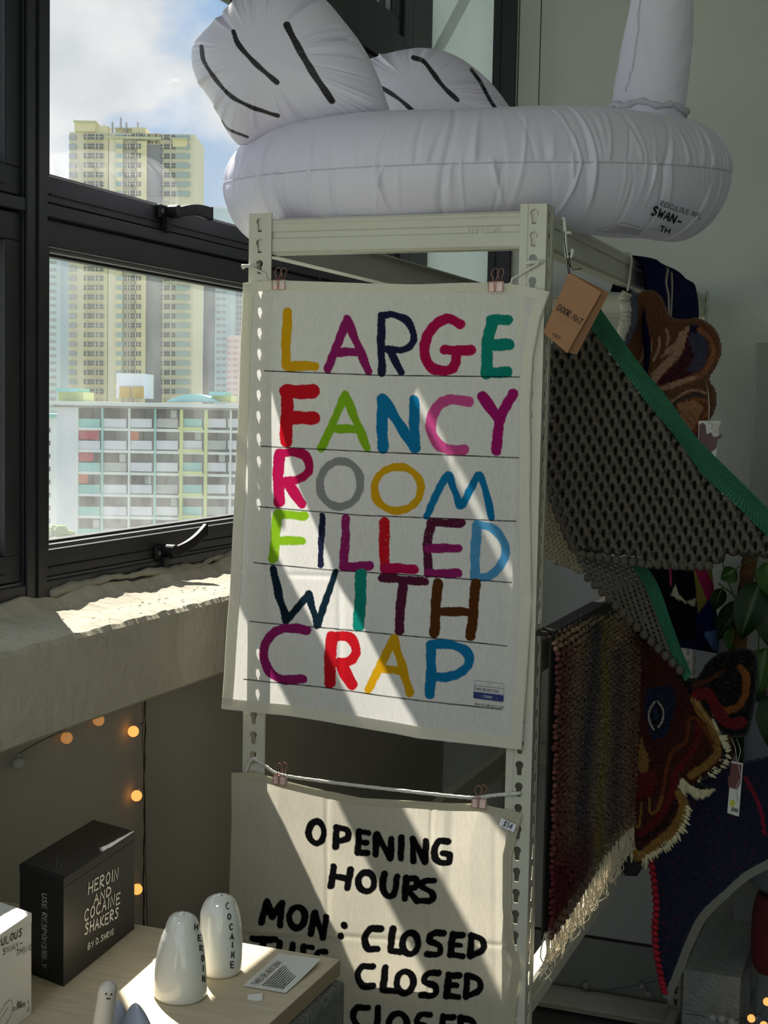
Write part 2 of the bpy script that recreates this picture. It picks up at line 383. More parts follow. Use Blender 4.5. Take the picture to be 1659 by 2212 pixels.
# corner post and the frosted window in the rear wall
g = G().box((XW + .004, 1.405, 1.29), (XW - .10, 1.47, 2.965)).box((XW + .002, 1.475, 1.29), (XW - .10, YB, 2.965)); struct('trim_10', g, M_frame, bevel=.002)
w5 = bpy.data.objects.new('window_5', None); link(w5, None, (-.17, YB, bz0)); tag(w5, kind='structure')
xa, xb = float(on(918, 100, 1, YB)[0]), float(on(1066, 100, 1, YB)[0])
g = G().box((xa - .07, YB - .004, bz0), (xa, YB + .06, bz1)); g.box((xb, YB - .006, bz0), (xb + .022, YB + .06, bz1)); g.box((xb + .024, YB - .012, bz0), (bx1 + .003, YB + .06, bz1)); g.box((xa, YB - .004, bz0), (xb, YB + .06, bz0 + .05)); g.box((xa, YB - .004, bz1 - .05), (xb, YB + .06, bz1))
fr = obj('frame', g, M_frame, w5, bevel=.0015)
obj('pane', G().box((xa, YB + .03, bz0 + .05), (xb, YB + .034, bz1 - .05)), glass_fr, fr)
# fill light added as an overhead panel, out of the frame
for k, (lx, ly) in enumerate(((.25, -2.55),)):
    cl = thing('fill_light_panel', 'square ceiling light panel over the near part of the room', 'light', (lx, ly, ZC - .05))
    obj('frame', G().box((lx - .32, ly - .32, ZC - .05), (lx + .32, ly - .30, ZC)).box((lx - .32, ly + .30, ZC - .05), (lx + .32, ly + .32, ZC)).box((lx - .32, ly - .30, ZC - .05), (lx - .30, ly + .30, ZC)).box((lx + .30, ly - .30, ZC - .05), (lx + .32, ly + .30, ZC)), M_frame, cl)
    ld = bpy.data.lights.new('fill_light', 'AREA'); ld.size = .58; ld.energy = 9; ld.color = (.90, .95, 1.0); lo = bpy.data.objects.new('fill_light', ld); COL.objects.link(lo); lo.parent = cl; lo.location = (0, 0, .01)
# the galvanised brace behind the frosted glass, and the pale wall it is fixed to
def P2(px, py, y): return on(px, py, 1, y)
a0, a1 = P2(935, 130, YB + .09), P2(1020, -30, YB + .09)
dv = (a1 - a0) / np.linalg.norm(a1 - a0); nv = np.array([dv[2], 0, -dv[0]])
a0 = a0 - dv * .55; a1 = a1 + dv * .1
cen = (a0 + a1) / 2; br = thing('wall_brace', 'grey metal flat brace slanting behind the frosted window pane', 'brace', cen)
obj('bar', G().obox(cen, dv * np.linalg.norm(a1 - a0) / 2, nv * .0145, (0, .002, 0)), mat('galvanised', srgb((150, 155, 160)), .5, .3), br)
hp = P2(1003, 5, YB + .086); obj('washer', G().tube([hp, hp + np.array([0, -.002, 0])], .009, 16), mat('bright_washer', srgb((225, 228, 230)), .4), br)
obj('bolt', G().tube([hp, hp + np.array([0, -.004, 0])], .004, 10), M_frame, br)
tag(single('light_well_panel', G().box((-.72, YB + .45, .5), (.5, YB + .47, 3.6)), mat('light_well_paint', srgb((240, 242, 238)), .9, var=.04, vs=2), 'pale green-grey wall panel seen through the frosted corner window', 'panel'), kind='structure')

# casement handles on the two sashes
M_hnd = mat('black_handle', (.008, .008, .009), .5, spec=.25)
def handle(nm, base, tip, dip, label, par):
    """base plate, hub, and a curved lever; base and tip are points (y, z)"""
    (y0, z0), (y1, z1) = base, tip; x = XW - .004
    h = tag(bpy.data.objects.new(nm, None), label, 'window handle'); link(h, None, (x, y0, z0))
    obj('base_plate', G().box((x, y0 - .020, z0 - .012), (x + .010, y0 + .028, z0 + .012)), M_hnd, h, bevel=.003)
    obj('screw', G().tube([(x + .009, y0 - .012, z0), (x + .0115, y0 - .012, z0)], .0042, 12), mat('steel_screw', (.5, .5, .5), .3, .9), h)
    obj('hub', G().tube([(x + .008, y0 + .014, z0 + .002), (x + .030, y0 + .014, z0 + .002)], .012, 18), M_hnd, h, bevel=.002)
    obj('latch_tongue', G().obox((x + .010, y0 + .004, z0 - .022), (.007, 0, 0), (0, .0085, 0), (0, 0, .014)), M_hnd, h, bevel=.002)
    n = 14; P = []
    for i in range(n):
        t = i / (n - 1); y = y0 + .012 + (y1 - y0 - .012) * t; z = z0 + (z1 - z0) * t + dip * math.sin(math.pi * t); xx = x + .024 + .012 * math.sin(math.pi * t * .5)
        hw = .009 + .002 * t; P.append([(xx - .004, y, z - hw), (xx + .005, y, z - hw), (xx + .005, y, z + hw), (xx - .004, y, z + hw)])
    g = G(); P = np.array(P); g.grid(P, close=True); g.f += [(0, 1, 2, 3), tuple(len(g.v) - 1 - i for i in range(4))]
    obj('lever', g, M_hnd, h, bevel=.0015)
    return h
hu = on(352, 458, 0, XW); hl = on(345, 1193, 0, XW); tu = on(452, 462, 0, XW + .03); tl = on(441, 1143, 0, XW + .03)
handle('window_handle', (hu[1], hu[2]), (tu[1], tu[2]), .006, 'black lever handle on the upper window rail against the sky', w1)
handle('window_handle', (hl[1], hl[2]), (tl[1], tl[2]), -.006, 'black lever handle on the bottom rail of the lower pane', w1)
# ------------------------------------------------------------------ the town outside, at its real distances
VD = -MC[2].copy(); VD = MC[2].copy(); VD[2] = 0; VD /= np.linalg.norm(VD); RD = np.array([VD[1], -VD[0], 0])
GZ = -48.0
def town(px, py, D):                       # point on the upright plane D metres ahead
    d = ray(px, py); return CAM + d * (D / (d @ VD))
def plate(g, x0, y0, x1, y1, D, th=.4, out=0):
    """box whose front face covers the pixel rectangle on the plane at D; th = thickness away, out = how far it stands forward"""
    a = town(x0, y1, D); b = town(x1, y1, D); c = town(x0, y0, D)
    u = (b - a) @ RD; h = c[2] - a[2]; base = a - VD * out
    w = VD * (th + out); r = RD * u; z = np.array([0, 0, h])
    v = [base, base + r, base + r + w, base + w]; v += [q + z for q in v]
    return g.add(v, [(0, 3, 2, 1), (4, 5, 6, 7), (0, 1, 5, 4), (1, 2, 6, 5), (2, 3, 7, 6), (3, 0, 4, 7)])
def bmat(n, c, r=.85): return mat(n, srgb([v * .82 + 150 * .18 for v in c]), r)  # distance haze painted in: building colours blended towards grey
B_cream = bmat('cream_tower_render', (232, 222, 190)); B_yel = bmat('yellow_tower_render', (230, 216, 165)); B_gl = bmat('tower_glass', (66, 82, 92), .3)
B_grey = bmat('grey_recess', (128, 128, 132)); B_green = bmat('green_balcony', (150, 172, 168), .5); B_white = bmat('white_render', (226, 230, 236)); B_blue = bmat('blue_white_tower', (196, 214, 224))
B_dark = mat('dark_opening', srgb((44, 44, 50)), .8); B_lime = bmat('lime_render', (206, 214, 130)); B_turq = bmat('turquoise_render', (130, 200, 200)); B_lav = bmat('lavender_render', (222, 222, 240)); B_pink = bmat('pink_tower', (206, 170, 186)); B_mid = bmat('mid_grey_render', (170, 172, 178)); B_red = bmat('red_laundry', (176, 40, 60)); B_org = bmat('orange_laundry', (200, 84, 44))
def win(par, x0, y0, x1, y1, D, m=B_gl, nm='window', th=.15, out=.05, cache={}):
    """windows of one size share a mesh"""
    key = (round(x1 - x0, 1), round(y1 - y0, 1), round(D), m.name, round(out, 2), nm); o0 = cache.get(key)
    if o0 is None:
        o = obj(nm, plate(G(), x0, y0, x1, y1, D, th, out), m, par); cache[key] = (o, town(x0, y1, D), par); return o
    o = bpy.data.objects.new(nm, o0[0].data); COL.objects.link(o); o.parent = par; off = town(x0, y1, D) - o0[1]
    o.location = tuple(np.array(WL[o0[2].name]) + off - WL[par.name]); return o
def bld(name, label, px, D): 
    p = town(px, 900, D); p[2] = GZ; return thing(name, label, 'building', p, 'apartment buildings outside')
def down(g, x0, y0, x1, D, th, out=0):      # runs from pixel row y0 down to the ground
    plate(g, x0, y0, x1, 1106 + F_PX * (CAM[2] - GZ) / D * 1.0 - 230 + 0, D, th, out); return g

# the tall cream tower
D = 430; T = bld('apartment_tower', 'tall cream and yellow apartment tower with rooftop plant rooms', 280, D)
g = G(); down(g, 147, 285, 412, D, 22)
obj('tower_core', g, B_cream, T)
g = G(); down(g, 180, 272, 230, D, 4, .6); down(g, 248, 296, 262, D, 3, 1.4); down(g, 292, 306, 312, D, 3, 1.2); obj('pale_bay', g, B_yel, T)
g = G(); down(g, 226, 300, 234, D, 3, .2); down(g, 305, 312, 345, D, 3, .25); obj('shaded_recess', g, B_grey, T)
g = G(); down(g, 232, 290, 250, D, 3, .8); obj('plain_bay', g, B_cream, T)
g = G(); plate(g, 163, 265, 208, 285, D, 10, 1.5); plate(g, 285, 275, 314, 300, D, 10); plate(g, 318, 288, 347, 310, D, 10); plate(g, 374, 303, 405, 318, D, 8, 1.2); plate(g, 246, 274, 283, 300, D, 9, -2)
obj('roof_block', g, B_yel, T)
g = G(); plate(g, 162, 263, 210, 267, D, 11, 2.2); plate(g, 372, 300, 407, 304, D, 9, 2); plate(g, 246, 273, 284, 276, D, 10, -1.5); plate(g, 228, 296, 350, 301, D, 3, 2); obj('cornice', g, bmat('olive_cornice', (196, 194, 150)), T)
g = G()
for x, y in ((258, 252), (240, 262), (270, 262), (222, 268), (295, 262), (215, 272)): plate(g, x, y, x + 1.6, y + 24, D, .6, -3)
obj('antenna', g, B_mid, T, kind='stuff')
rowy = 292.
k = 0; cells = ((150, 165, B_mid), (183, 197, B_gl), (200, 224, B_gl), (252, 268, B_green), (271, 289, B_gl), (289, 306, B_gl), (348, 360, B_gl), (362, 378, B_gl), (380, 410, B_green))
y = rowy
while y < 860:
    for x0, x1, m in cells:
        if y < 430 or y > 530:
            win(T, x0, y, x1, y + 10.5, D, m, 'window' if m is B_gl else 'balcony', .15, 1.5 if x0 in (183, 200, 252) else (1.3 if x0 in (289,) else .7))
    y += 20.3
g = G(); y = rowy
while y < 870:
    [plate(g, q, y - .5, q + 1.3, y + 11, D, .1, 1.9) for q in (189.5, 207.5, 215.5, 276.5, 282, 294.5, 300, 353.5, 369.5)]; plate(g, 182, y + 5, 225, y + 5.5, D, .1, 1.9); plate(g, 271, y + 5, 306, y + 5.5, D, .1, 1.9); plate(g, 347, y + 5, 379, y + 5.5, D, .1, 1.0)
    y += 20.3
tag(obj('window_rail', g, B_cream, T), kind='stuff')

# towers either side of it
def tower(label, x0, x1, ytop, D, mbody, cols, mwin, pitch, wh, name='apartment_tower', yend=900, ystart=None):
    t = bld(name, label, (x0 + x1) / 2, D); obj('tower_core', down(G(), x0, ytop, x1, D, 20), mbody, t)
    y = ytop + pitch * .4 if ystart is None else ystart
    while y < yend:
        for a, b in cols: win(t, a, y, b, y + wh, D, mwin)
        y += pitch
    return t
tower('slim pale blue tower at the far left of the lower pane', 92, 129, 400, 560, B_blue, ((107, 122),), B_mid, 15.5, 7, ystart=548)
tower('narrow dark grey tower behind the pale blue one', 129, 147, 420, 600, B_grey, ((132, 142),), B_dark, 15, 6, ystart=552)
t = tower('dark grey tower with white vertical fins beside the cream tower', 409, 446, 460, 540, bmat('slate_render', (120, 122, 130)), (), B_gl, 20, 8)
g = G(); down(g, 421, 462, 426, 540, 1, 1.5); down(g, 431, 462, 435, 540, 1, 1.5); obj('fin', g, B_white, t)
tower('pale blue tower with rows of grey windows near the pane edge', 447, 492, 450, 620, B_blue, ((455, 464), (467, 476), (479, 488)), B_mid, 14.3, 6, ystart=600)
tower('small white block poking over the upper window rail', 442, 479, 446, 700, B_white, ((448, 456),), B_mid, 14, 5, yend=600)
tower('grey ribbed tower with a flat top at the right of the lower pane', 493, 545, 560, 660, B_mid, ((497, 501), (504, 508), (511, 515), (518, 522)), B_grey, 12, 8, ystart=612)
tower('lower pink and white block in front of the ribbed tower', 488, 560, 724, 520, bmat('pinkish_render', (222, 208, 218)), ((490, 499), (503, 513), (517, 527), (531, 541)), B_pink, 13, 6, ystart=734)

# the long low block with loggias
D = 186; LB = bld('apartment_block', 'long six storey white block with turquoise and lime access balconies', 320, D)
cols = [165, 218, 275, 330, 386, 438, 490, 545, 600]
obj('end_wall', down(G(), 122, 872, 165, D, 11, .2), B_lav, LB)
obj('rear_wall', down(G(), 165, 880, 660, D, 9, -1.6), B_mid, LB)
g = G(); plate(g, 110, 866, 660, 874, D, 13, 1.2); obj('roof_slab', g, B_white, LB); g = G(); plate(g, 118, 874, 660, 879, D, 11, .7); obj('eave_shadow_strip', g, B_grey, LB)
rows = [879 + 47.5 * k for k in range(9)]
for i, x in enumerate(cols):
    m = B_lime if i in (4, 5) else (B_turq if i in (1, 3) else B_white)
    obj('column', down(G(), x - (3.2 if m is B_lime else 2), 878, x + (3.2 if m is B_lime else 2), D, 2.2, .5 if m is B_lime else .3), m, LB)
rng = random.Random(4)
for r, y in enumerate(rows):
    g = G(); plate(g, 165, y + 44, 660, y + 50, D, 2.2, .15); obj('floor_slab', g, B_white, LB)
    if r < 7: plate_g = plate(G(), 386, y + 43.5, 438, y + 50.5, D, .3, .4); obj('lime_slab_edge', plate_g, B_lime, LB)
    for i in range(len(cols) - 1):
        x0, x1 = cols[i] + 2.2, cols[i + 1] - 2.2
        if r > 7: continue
        pm = B_turq if (i in (0,) or i == 4) and r != 1 else (B_mid if (i + r) % 3 == 0 and i % 2 else B_lav)
        win(LB, x0, y + 25, x1, y + 44, D, pm, 'parapet', .3, 0)
        w0 = x0 + (3 if i % 2 else 8) + rng.randint(0, 2) * 4; win(LB, w0, y + 5, w0 + rng.choice((18, 22, 30)), y + 25, D, B_dark, 'window', .1, -1.45)
        if i == 0 and r in (1, 2, 3): win(LB, x0 + 1, y + 3, x0 + (46, 34, 22)[r - 1], y + 22, D, B_org if r == 3 else B_red, 'laundry', .08, -.4)
        if i == 2 and r == 1: win(LB, x0 + 3, y + 4, x0 + 22, y + 24, D, B_org, 'laundry', .08, -.4)
        if (i * 3 + r) % 4 == 1: win(LB, x1 - 15, y + 7, x1 - 2, y + 24, D, B_mid, 'door', .1, -1.4)
# roof houses
g = G(); plate(g, 251, 806, 311, 860, 180 + 14, 8); obj('tank_house', g, B_white, LB); g = G(); plate(g, 258, 836, 281, 860, 193.8, .3, .1); plate(g, 284, 836, 310, 860, 193.8, .3, .1); obj('tank_door', g, bmat('ochre_door', (200, 160, 60)), LB)
for (xx0, xx1, yy) in ((124, 180, 838), (455, 500, 846)):
    g = G(); plate(g, xx0 + 2, yy + 8, xx1, 868, 192, 7); obj('stair_house', g, B_lime, LB); g = G(); plate(g, xx0 - 2, yy, xx1 - 16, yy + 8, 191, 9, .6); obj('stair_roof', g, B_turq, LB)
P = [town(360, 868, 190)]; n = 14
for k in range(n + 1): P.append(town(360 + 110 * k / n, 866 - 15 * math.sin(math.pi * k / n), 190))
P.append(town(470, 868, 190)); obj('arched_roof', G().prism(P, VD * 8), B_turq, LB)
# a further block to the left, trees and ground
L2 = bld('apartment_block', 'small pale block with arched roof left of the long block', 100, 300)
obj('tower_core', down(G(), 60, 900, 122, 300, 15), B_white, L2); g = G(); plate(g, 60, 893, 122, 901, 300, 15, .8); obj('roof', g, B_turq, L2)
for k in range(9): win(L2, 99, 924 + 28 * k, 109, 934 + 28 * k, 300, B_dark)
g = G(); p = CAM + VD * 900; g.obox((p[0], p[1], GZ - .5), RD * 1800, VD * 1800, (0, 0, .5)); struct('ground', g, mat('town_ground', srgb((150, 158, 140)), .95, var=.2, vs=.02))
rng = np.random.default_rng(5); M_leafy = mat('tree_foliage', srgb((120, 140, 84)), .9, var=.3, vs=1.5)
for k, (px, top, D, lab) in enumerate(((106, 1100, 150, 'tall leafy tree at the foot of the white end wall, left corner of the pane'), (200, 1160, 135, 'leafy tree crown low in the pane below the turquoise balconies'), (320, 1166, 142, 'leafy tree crown low in the pane left of the lower handle'), (440, 1146, 150, 'leafy tree crown behind the raised lower handle'))):
    c = town(px, top, D); t = thing('tree', lab, 'tree', (c[0], c[1], GZ), 'street trees below the block')
    g = G(); r = 2.4
    for j in range(120):
        q = rng.normal(0, 1, 3); q /= np.linalg.norm(q); g.ball((c[0] + q[0] * r, c[1] + q[1] * r, c[2] - 4.5 + q[2] * r), rng.uniform(.5, 1.1), 7, 5)
    obj('crown', g, M_leafy, t); obj('trunk', G().tube([(c[0], c[1], GZ), (c[0], c[1], c[2] - 5)], .3, 6), bmat('bark', (90, 78, 60)), t)
# ------------------------------------------------------------------ steel rack
M_rack = mat('beige_rack_enamel', srgb((200, 198, 182)), .42, spec=.5, var=.03, vs=5)
W_, DP, HT = .485, 1.575, 1.9; PW, PT = .040, .0016
rack = thing('storage_rack', 'beige slotted steel rack with keyhole posts carrying the white inflatable', 'shelving rack', (W_ / 2, DP / 2, 0))
def key_plate(g, o, u, v, nrm, width, height, pitch, cu, r=.0062, sw=.0034, sl=.0125, flip=1):
    """plate with keyhole slots: o corner, u across, v up"""
    o, u, v, nrm = map(np.array, (o, u, v, nrm)); n = int(height // pitch); K = []
    for a in np.linspace(-48, 228, 11): K.append((r * math.cos(math.radians(a)), r * math.sin(math.radians(a)) + .003))
    K += [(-sw, -sl), (0, -sl - .0006), (sw, -sl)]
    K = np.array(K) * [1, -1]; m = len(K); hw0, hw1, hh = cu, width - cu, pitch / 2
    for k in range(n):
        cz = (k + .5) * pitch; ring = []
        for kx, kz in K:
            s = min((hw1 / kx) if kx > 1e-9 else (-hw0 / kx if kx < -1e-9 else 1e9), (hh / abs(kz)) if abs(kz) > 1e-9 else 1e9); ring.append((kx * s, kz * s))
        # insert the four corners as extra fans
        pts_in = [o + u * (cu + a) + v * (cz + b) for a, b in K]; pts_out = [o + u * (cu + a) + v * (cz + b) for a, b in ring]
        vv = pts_in + pts_out + [p + nrm * PT for p in pts_in] + [p + nrm * PT for p in pts_out]; f = []
        for i in range(m):
            j = (i + 1) % m; f += [(i, j, m + j, m + i), (2 * m + i, 3 * m + i, 3 * m + j, 2 * m + j), (i, 2 * m + i, 2 * m + j, j)]
            # corner fill
            a, b = np.array(ring[i]), np.array(ring[j])
            if abs(abs(a[1]) - hh) < 1e-9 and abs(abs(b[1]) - hh) > 1e-9 or abs(abs(b[1]) - hh) < 1e-9 and abs(abs(a[1]) - hh) > 1e-9:
                cx = a[0] if abs(abs(a[1]) - hh) > 1e-9 else b[0]; cy = a[1] if abs(abs(a[1]) - hh) < 1e-9 else b[1]
                c = o + u * (cu + cx) + v * (cz + cy); vv += [c, c + nrm * PT]; q = len(vv); f += [(m + i, m + j, q - 2), (3 * m + i, 3 * m + j, q - 1)]
        g.add(vv, f)
    top = n * pitch
    if height - top > 1e-4:
        a = o + v * top; q = [a, a + u * width, a + u * width + v * (height - top), a + v * (height - top)]; g.prism(q, nrm * PT)
PITCH_Z = .0329
for ix, xx in enumerate((0, W_)):
    for iy, yy in enumerate((0, DP)):
        sx = 1 if ix == 0 else -1; sy = 1 if iy == 0 else -1; g = G()
        # flanges start from the top so that the slots line up with the photograph; v points down
        key_plate(g, (xx, yy, HT), (sx, 0, 0), (0, 0, -1), (0, sy, 0), PW, HT, PITCH_Z, .019)
        key_plate(g, (xx, yy, HT), (0, sy, 0), (0, 0, -1), (sx, 0, 0), PW, HT, PITCH_Z, .019)
        # rolled ribs on both flanges
        g.box((xx + sx * .0285, yy - sy * .0012, 0), (xx + sx * .0400, yy + sy * .0002, HT)); g.box((xx - sx * .0012, yy + sy * .0285, 0), (xx + sx * .0002, yy + sy * .0400, HT))
        # keyholes face down: mirror the slot by flipping nothing (top of the post is the origin)
        obj('post', g, M_rack, rack)
def beam(x0, y0, x1, y1, z0, z1, inward):
    """channel beam with two pressed ridges; inward = horizontal direction towards the rack's inside"""
    a, b = np.array([x0, y0, 0.]), np.array([x1, y1, 0.]); w = np.array(inward, float); h = z1 - z0
    prof = [(.004, 0), (.0, .004), (0, h * .42), (.0026, h * .46), (.0026, h * .60), (0, h * .64), (0, h * .80), (-.001, h * .84), (0, h * .88), (0, h - .004), (.004, h), (.026, h), (.026, h - .0018), (.0065, h - .0018), (.0055, h - .006), (.0055, .008), (.0075, .0018), (.030, .0018), (.030, 0)]
    g = G(); n = len(prof); v = [a + w * p + np.array([0, 0, z0 + q]) for p, q in prof] + [b + w * p + np.array([0, 0, z0 + q]) for p, q in prof]
    g.add(v, [(i, i + 1, n + i + 1, n + i) for i in range(n - 1)] + [(n - 1, 0, n, 2 * n - 1)])
    return g
for z0, z1 in ((1.836, 1.891), (.657, .713), (.012, .066)):
    for (a, b, w) in (((PW - .004, .0018), (W_ - PW + .004, .0018), (0, 1, 0)), ((PW - .004, DP - .0018), (W_ - PW + .004, DP - .0018), (0, -1, 0)), ((.0018, PW - .004), (.0018, DP - PW + .004), (1, 0, 0)), ((W_ - .0018, PW - .004), (W_ - .0018, DP - PW + .004), (-1, 0, 0))):
        o = obj('beam', beam(*a, *b, z0, z1, w), M_rack, rack)
        # end hooks showing in the keyholes
        g = G(); A, Bv = np.array([*a, 0.]), np.array([*b, 0.]); d = (Bv - A) / np.linalg.norm(Bv - A); w = np.array(w, float)
        for e, s in ((A, -1), (Bv, 1)):
            for k in (0, 1):
                zz = HT - (k + .5) * PITCH_Z if z0 > 1.5 else (z0 + z1) / 2 - (k - .5) * PITCH_Z
                g.obox(e + d * s * .015 + w * .003 + np.array([0, 0, zz]), d * .006, w * .0012, (0, 0, .010))
        obj('beam_hook', g, M_rack, o, kind='stuff')

# ------------------------------------------------------------------ single-stroke handwriting
FONT = {'A': [[(0, 0), (.5, 1), (1, 0)], [(.2, .38), (.8, .38)]], 'B': [[(0, 0), (0, 1), (.7, .95), (.75, .6), (0, .52)], [(.1, .52), (.9, .4), (.85, .05), (0, 0)]], 'C': [[(.95, .85), (.5, 1), (.1, .7), (.08, .3), (.45, 0), (.95, .12)]],
 'D': [[(0, 0), (0, 1), (.7, .85), (.95, .5), (.7, .12), (0, 0)]], 'E': [[(.9, 1), (0, 1), (0, 0), (.95, 0)], [(0, .52), (.75, .52)]], 'F': [[(.9, 1), (0, 1), (0, 0)], [(0, .52), (.75, .52)]],
 'G': [[(.9, .85), (.5, 1), (.1, .7), (.08, .3), (.45, 0), (.9, .1), (.92, .45), (.55, .45)]], 'H': [[(0, 0), (0, 1)], [(.9, 0), (.95, 1)], [(0, .5), (.92, .5)]], 'I': [[(.5, 0), (.5, 1)]], 'J': [[(.7, 1), (.7, .2), (.4, 0), (.1, .15)]],
 'K': [[(0, 0), (0, 1)], [(.85, 1), (.05, .45), (.95, 0)]], 'L': [[(0, 1), (0, 0), (.85, 0)]], 'M': [[(0, 0), (.12, 1), (.5, .35), (.88, 1), (1, 0)]], 'N': [[(0, 0), (0, 1), (.9, 0), (.9, 1)]],
 'O': [[(.5, 1), (.1, .75), (.08, .3), (.45, 0), (.9, .25), (.92, .72), (.5, 1)]], 'P': [[(0, 0), (0, 1), (.75, .92), (.85, .62), (0, .45)]], 'R': [[(0, 0), (0, 1), (.75, .92), (.8, .65), (0, .5), (.9, 0)]], 'S': [[(.88, .88), (.45, 1), (.1, .78), (.85, .32), (.5, 0), (.05, .1)]],
 'T': [[(0, 1), (1, 1)], [(.5, 1), (.5, 0)]], 'U': [[(0, 1), (.05, .25), (.45, 0), (.85, .25), (.9, 1)]], 'V': [[(0, 1), (.5, 0), (1, 1)]], 'W': [[(0, 1), (.25, 0), (.5, .7), (.75, 0), (1, 1)]], 'Y': [[(0, 1), (.5, .5)], [(1, 1), (.4, 0)]], 'X': [[(0, 0), (1, 1)], [(0, 1), (1, 0)]],
 '-': [[(.1, .5), (.9, .5)]], '.': [[(.4, 0), (.5, .06)]], ':': [[(.5, .25), (.5, .3)], [(.5, .75), (.5, .8)]], '©': [ellipse(.5, .5, .5, .5, 12), [(.7, .65), (.4, .7), (.3, .5), (.4, .3), (.7, .35)]], ',': [[(.5, .1), (.4, -.15)]],
 '$': [[(.88, .85), (.45, .95), (.1, .75), (.85, .3), (.5, .05), (.05, .12)], [(.5, 1.1), (.45, -.1)]], '1': [[(.3, .85), (.5, 1), (.5, 0)]], '2': [[(.1, .8), (.5, 1), (.85, .75), (.1, 0), (.9, 0)]], '4': [[(.7, 0), (.7, 1), (.05, .3), (.95, .3)]], '5': [[(.85, 1), (.15, 1), (.1, .58), (.7, .6), (.85, .25), (.5, 0), (.08, .1)]], '8': [[(.5, .52), (.15, .75), (.5, 1), (.85, .75), (.5, .52), (.1, .25), (.5, 0), (.9, .25), (.5, .52)]], '0': [[(.5, 1), (.1, .75), (.08, .3), (.45, 0), (.9, .25), (.92, .72), (.5, 1)]]}
def write(text, x, y, h, w, gap, jit=.06, seed=1, slant=0):
    """strokes of a line of writing in the plane; returns polylines, y up"""
    r = random.Random(seed); out = []; cx = x
    for ch in text:
        if ch == ' ': cx += w * .8; continue
        ww = w * (.35 if ch in 'I1.:-,' and ch != '-' else 1); dy = r.uniform(-jit, jit) * h
        for st in FONT.get(ch.upper(), []):
            p = st if len(st) < 4 else smooth_line(st, 3)
            if ch in 'MNWEFTHKAL': p = st
            out.append([(cx + a * ww + slant * b * h, y + dy + b * h) for a, b in p])
        cx += ww + gap
    return out
def ink_on(g, strokes, P, U, V, w, lift=.0004, n=None):
    """flat pen strokes laid on a plane: P origin, U, V unit vectors"""
    P, U, V = map(np.array, (P, U, V)); nn = np.cross(U, V); nn = nn / np.linalg.norm(nn)
    for si, s in enumerate(strokes):
        pts = [np.array(p, float) for p in s]
        L = []; R = []
        for i, p in enumerate(pts):
            d = (pts[min(i + 1, len(pts) - 1)] - pts[max(i - 1, 0)]); d = d / (np.linalg.norm(d) + 1e-12); m = np.array([-d[1], d[0]]) * w / 2
            q = p + (-d * w * .3 if i == 0 else (d * w * .3 if i == len(pts) - 1 else 0)); L.append(q + m); R.append(q - m)
        lf = lift * (1 + .12 * (si % 4))
        v = [P + U * a[0] + V * a[1] + nn * lf for a in L] + [P + U * a[0] + V * a[1] + nn * lf for a in R]; k = len(pts)
        g.add(v, [(k + i, k + i + 1, i + 1, i) for i in range(k - 1)])
    return g
g = G(); P0 = on(1011, 505, 1, 0.0026); ink_on(g, write('MYSTAR', 0, 0, .0085, .0065, .0022, 0), P0, (1, 0, 0), (0, 0, 1), .0011, .0007)
obj('embossed_lettering', g, mat('embossed_enamel', srgb((206, 207, 190)), .35), rack)
# ------------------------------------------------------------------ two printed linen towels
def linen(name, edge_t, edge_r, edge_b, edge_l, nu, nv, folds, seed, y0=-.0035):
    P = coons(edge_t, edge_r, edge_b, edge_l, nu, nv)
    X, Y = to_px(P); s = np.linspace(0, 1, nu)[None, :]; t = np.linspace(0, 1, nv)[:, None]
    w = np.zeros((nv, nu))
    for kind, c, wd, a in folds:            # pressed-in fold lines and broad billows
        q = X if kind[0] == 'v' else Y
        cc = c(Y if kind[0] == 'v' else X) if callable(c) else c
        w += a * np.exp(-((q - cc) / wd) ** 2)
    w += .0012 * wob(s * 5 + t * 3, seed, 4) + .0011 * wob(t * 7 - s * 2, seed + 1, 4)
    P[..., 1] -= w
    return P, X, Y
M_linen = mat('printed_linen', attr=True, rough=.95, var=.05, vs=420, bump=.05, bs=700, trans=.45, stretch=(1, 1, .18), spec=.1, tcol=None)
hem = lambda X, Y, l: None
LIN = np.array(srgb((238, 236, 230)))
def T5(p): return [(470 + x / 2.2726, 560 + y / 2.2726) for x, y in p]
def T6(p): return [(470 + x / 2.2726, 1080 + y / 2.2726) for x, y in p]
def T2(p): return [(460 + x / 2.2419, 1480 + y / 2.2419) for x, y in p]
c_y, c_pl, c_nv, c_cr, c_te, c_rd, c_li, c_bl, c_pk, c_mg, c_gy = map(srgb, ((226, 170, 24), (150, 36, 104), (34, 38, 66), (186, 24, 82), (22, 140, 124), (206, 28, 40), (140, 190, 36), (22, 124, 176), (214, 84, 150), (170, 28, 112), (150, 150, 148)))
c_lb, c_br, c_dp, c_ink = map(srgb, ((84, 158, 206), (92, 52, 24), (92, 34, 60), (20, 40, 52)))
def S(T, pts, w, c, sm=False, cl=False): return ('s', smooth_line(T(pts), 6, cl) if sm else T(pts), w / 2.2726, c)
A, B = T5, T6
